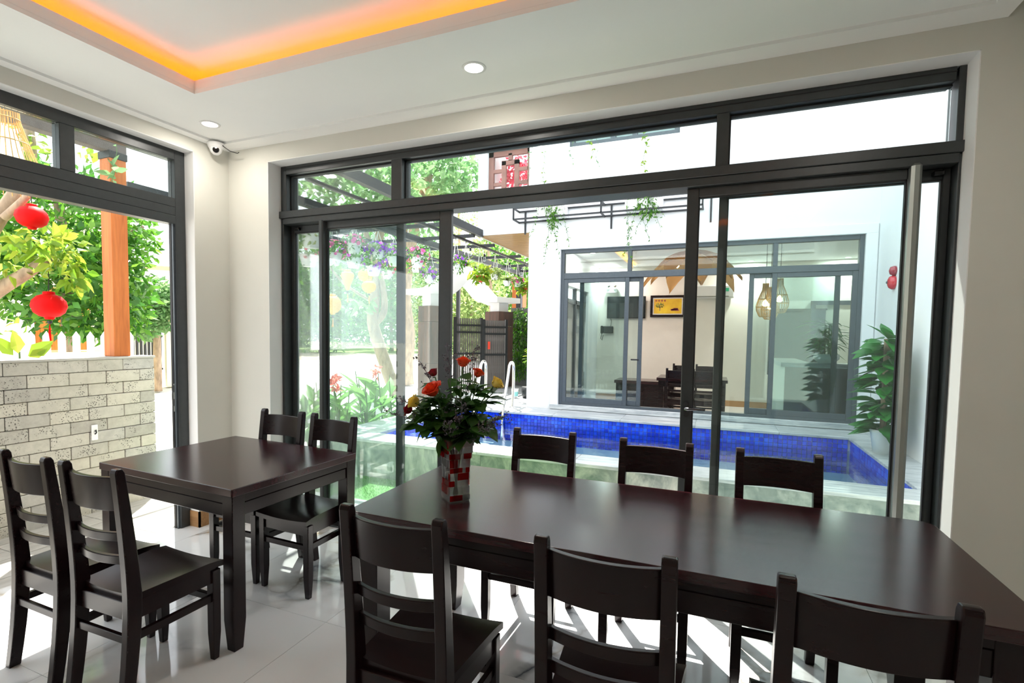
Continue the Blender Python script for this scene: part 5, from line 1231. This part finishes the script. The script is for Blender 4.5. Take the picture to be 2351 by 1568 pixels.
for a, b, lab in ((g0, g1, 'black slatted gate leaf beside the open sliding door stile'), (g1, g2, 'black slatted gate leaf next to the fern wall')):
    t = empty('gate_leaf', (a.x, a.y, GZ), math.atan2(b.y-a.y, b.x-a.x), lab, 'gate', 'slatted garden gate leaves'); Lg = math.hypot(b.x-a.x, b.y-a.y)-.012; hgt = (a.z+b.z)/2-GZ
    for x in (0, Lg-.045): MB().box((x, -.03, .05), (x+.045, .03, hgt)).build('stile', 'black', t)
    for z in (hgt-.18, hgt-.32, hgt-.75, .1): MB().box((.04, -.03, z), (Lg-.04, .03, z+.04)).build('rail', 'black', t)
    k = 0; pmesh = None; slw = pm('grey_brown_slat', (.10, .09, .085), .7, var=.3) if 'grey_brown_slat' not in MATS else MATS['grey_brown_slat']
    while .05+k*.045 < Lg-.06:
        if pmesh is None: o = MB().box((0, .0, .08), (.024 if a is g0 else .036, .016, hgt-.02)).build('slat', slw, t); pmesh = o.data
        else: o = bpy.data.objects.new('slat', pmesh); COL.objects.link(o); o.parent = t
        o.location = (.05+k*.045, 0, 0); k += 1
    MB().box((Lg*.2, -.035, hgt-.62), (Lg*.2+.05, -.03, hgt-.46)).build('red_sign', 'redpot', t) if a is g1 else None
# fern wall, bucket and planter bag beside the villa corner
fw = on(1192, 800, d=11.6); t = empty('fern_wall', (fw.x, fw.y, GZ), radians(-24), 'hanging green fern wall between gate and villa corner', 'green wall'); random.seed(41)
MB().box((-.28, 0, 0), (.6, .06, 2.1)).build('panel', pm('dark_wall_panel', (.12, .12, .12), .8), t); l = MB()
for z in (1.9, 1.65, 1.4, 1.15, .9, .7): blob(l, (.08, -.10, z), (.30, .12, .20), 260, .10, .28, .2, 'd', -.9)
l.build('fern_fronds', 'leaf', t)
wl = empty('wall_lantern', (fw.x-.22, fw.y-.12, 1.25), 0, 'small black wall lantern on the fern wall', 'wall lamp'); MB().box((-.05, -.08, -.09), (.05, .04, -.07)).box((-.05, -.08, .07), (.05, .04, .09)).build('frame', 'black', wl); MB().box((-.035, -.065, -.07), (.035, .025, .07)).build('diffuser', 'whitepot', wl)
bk = on(1184, 914, z=ZT+.0); bk = on(1184, 912, d=9.0)
tag(MB().box((.0-.9, 4.605, -.08), (.815, 8.2, .30)).build('deck', 'copmarble'), kind='structure')
p = on(1182, 914, z=.30); t = empty('paint_bucket', (p.x, p.y, .30), 0, 'white plastic bucket beside the black planter bag', 'bucket'); MB().lathe([(.05, 0), (.065, .16), (.07, .165), (.06, .165)], 16).build('body', 'whitepot', t, True); MB().lathe([(.056, .04), (.062, .12)], 16).build('label_band', pm('teal_band', (.2, .5, .5), .5), t)
p = on(1197, 913, z=.30); t = empty('planter_bag', (p.x+.13, p.y+.05, .30), 0, 'black felt planter bag with a young plant by the villa corner', 'planter'); MB().lathe([(.12, 0), (.14, .1), (.14, .2), (.12, .2)], 14).build('bag', 'black', t, True); MB().tube([(0, 0, .18), (.03, 0, .6), (.02, .02, .95)], .008, 5).build('stem', 'stem', t); l = MB(); blob(l, (.02, 0, .75), (.08, .08, .3), 70, .10, .3, .1, 'l'); l.build('leaves', 'leafbright', t)
# orange post and lamp beyond the villa corner
p = on(1192, 700, d=13); t = empty('wooden_post', (p.x, p.y, GZ), 0, 'orange wooden post behind the hanging pots at the villa corner', 'post'); MB().box((-.14, -.14, 0), (.14, .14, 2.9)).build('shaft', 'orangewood', t)
# road-side and background trees
random.seed(43)
KINDS = (('pale green feathery tree', 'leafpale'), ('yellow-green bushy tree', 'leafyg'), ('mid green leafy tree', 'leaf'))
BGT = [(690, 58, 9, 6.0, 0), (735, 40, 7.5, 5, 2), (790, 51, 10, 6, 0), (845, 66, 14, 7, 2), (900, 43, 9, 5.2, 0), (960, 57, 12, 6.5, 2), (1010, 35, 7, 4.4, 1), (1065, 46, 8, 5, 0), (1110, 64, 13, 6.5, 1), (1160, 38, 8.5, 4.8, 2), (1215, 52, 13, 6, 1), (1090, 29, 5.2, 3.2, 1), (640, 46, 8, 5.5, 0)]
LAB = ['at the corner wall end', 'rising tall behind the sash stile', 'behind the teardrop lantern', 'tallest behind the round lanterns', 'behind the forked trunk', 'behind the upright trunk', 'behind the gate pillar', 'low behind the gate roof', 'between the gate roofs', 'behind the hanging red pot', 'hidden behind the villa corner', 'just behind the gate slats', 'beyond the white corner wall']
for (px, d, h, r, k), la in zip(BGT, LAB):
    b = on(px, 800, d=d); b.z = GZ; c = b+Vector((0, 0, h*.55)); s = d/40
    tree('roadside_tree', f'{KINDS[k][0]} across the road, {la}', b, [([b, b+Vector((rnd(-.5, .5), 0, h*.35)), b+Vector((rnd(-.8, .8), 0, h*.7))], .16*s, .06*s)],
         [(c, (r*.56, r*.56, h*.46), 1500, .48*s, .42, .25), (c+Vector((rnd(-.7, .7), rnd(-.7, .7), h*.22)), (r*.42, r*.42, h*.3), 700, .45*s, .42, .2), (c+Vector((rnd(-.5, .5), rnd(-.5, .5), -h*.3)), (r*.54, r*.54, h*.26), 800, .45*s, .42, .2)], KINDS[k][1], 'trees across the road')
# sprays of fine foliage above the gate and villa corner
for px, py, d, r, lab in ((1120, 560, 17, 1.6, 'light yellow-green tree seen through the pergola beside the villa overhang'), (1050, 400, 22.5, 1.8, 'tall green tree crown above the sliding door frame'), (1000, 600, 26, 1.8, 'pale tree seen behind the pink petunia pots')):
    c = on(px, py, d=d); b = Vector((c.x, c.y, GZ))
    tree('garden_tree', lab, b, [([b, b.lerp(c, .5)+Vector((.2, 0, 0)), c], .10, .04)], [(c, (r, r, r*.8), 650, .17, .42, .2), (c-Vector((.4, 0, r*.9)), (r*.9, r*.9, r*.6), 380, .17, .42, .2)], 'leafyg' if px > 1100 else 'leafpale', 'trees by the garden gate')
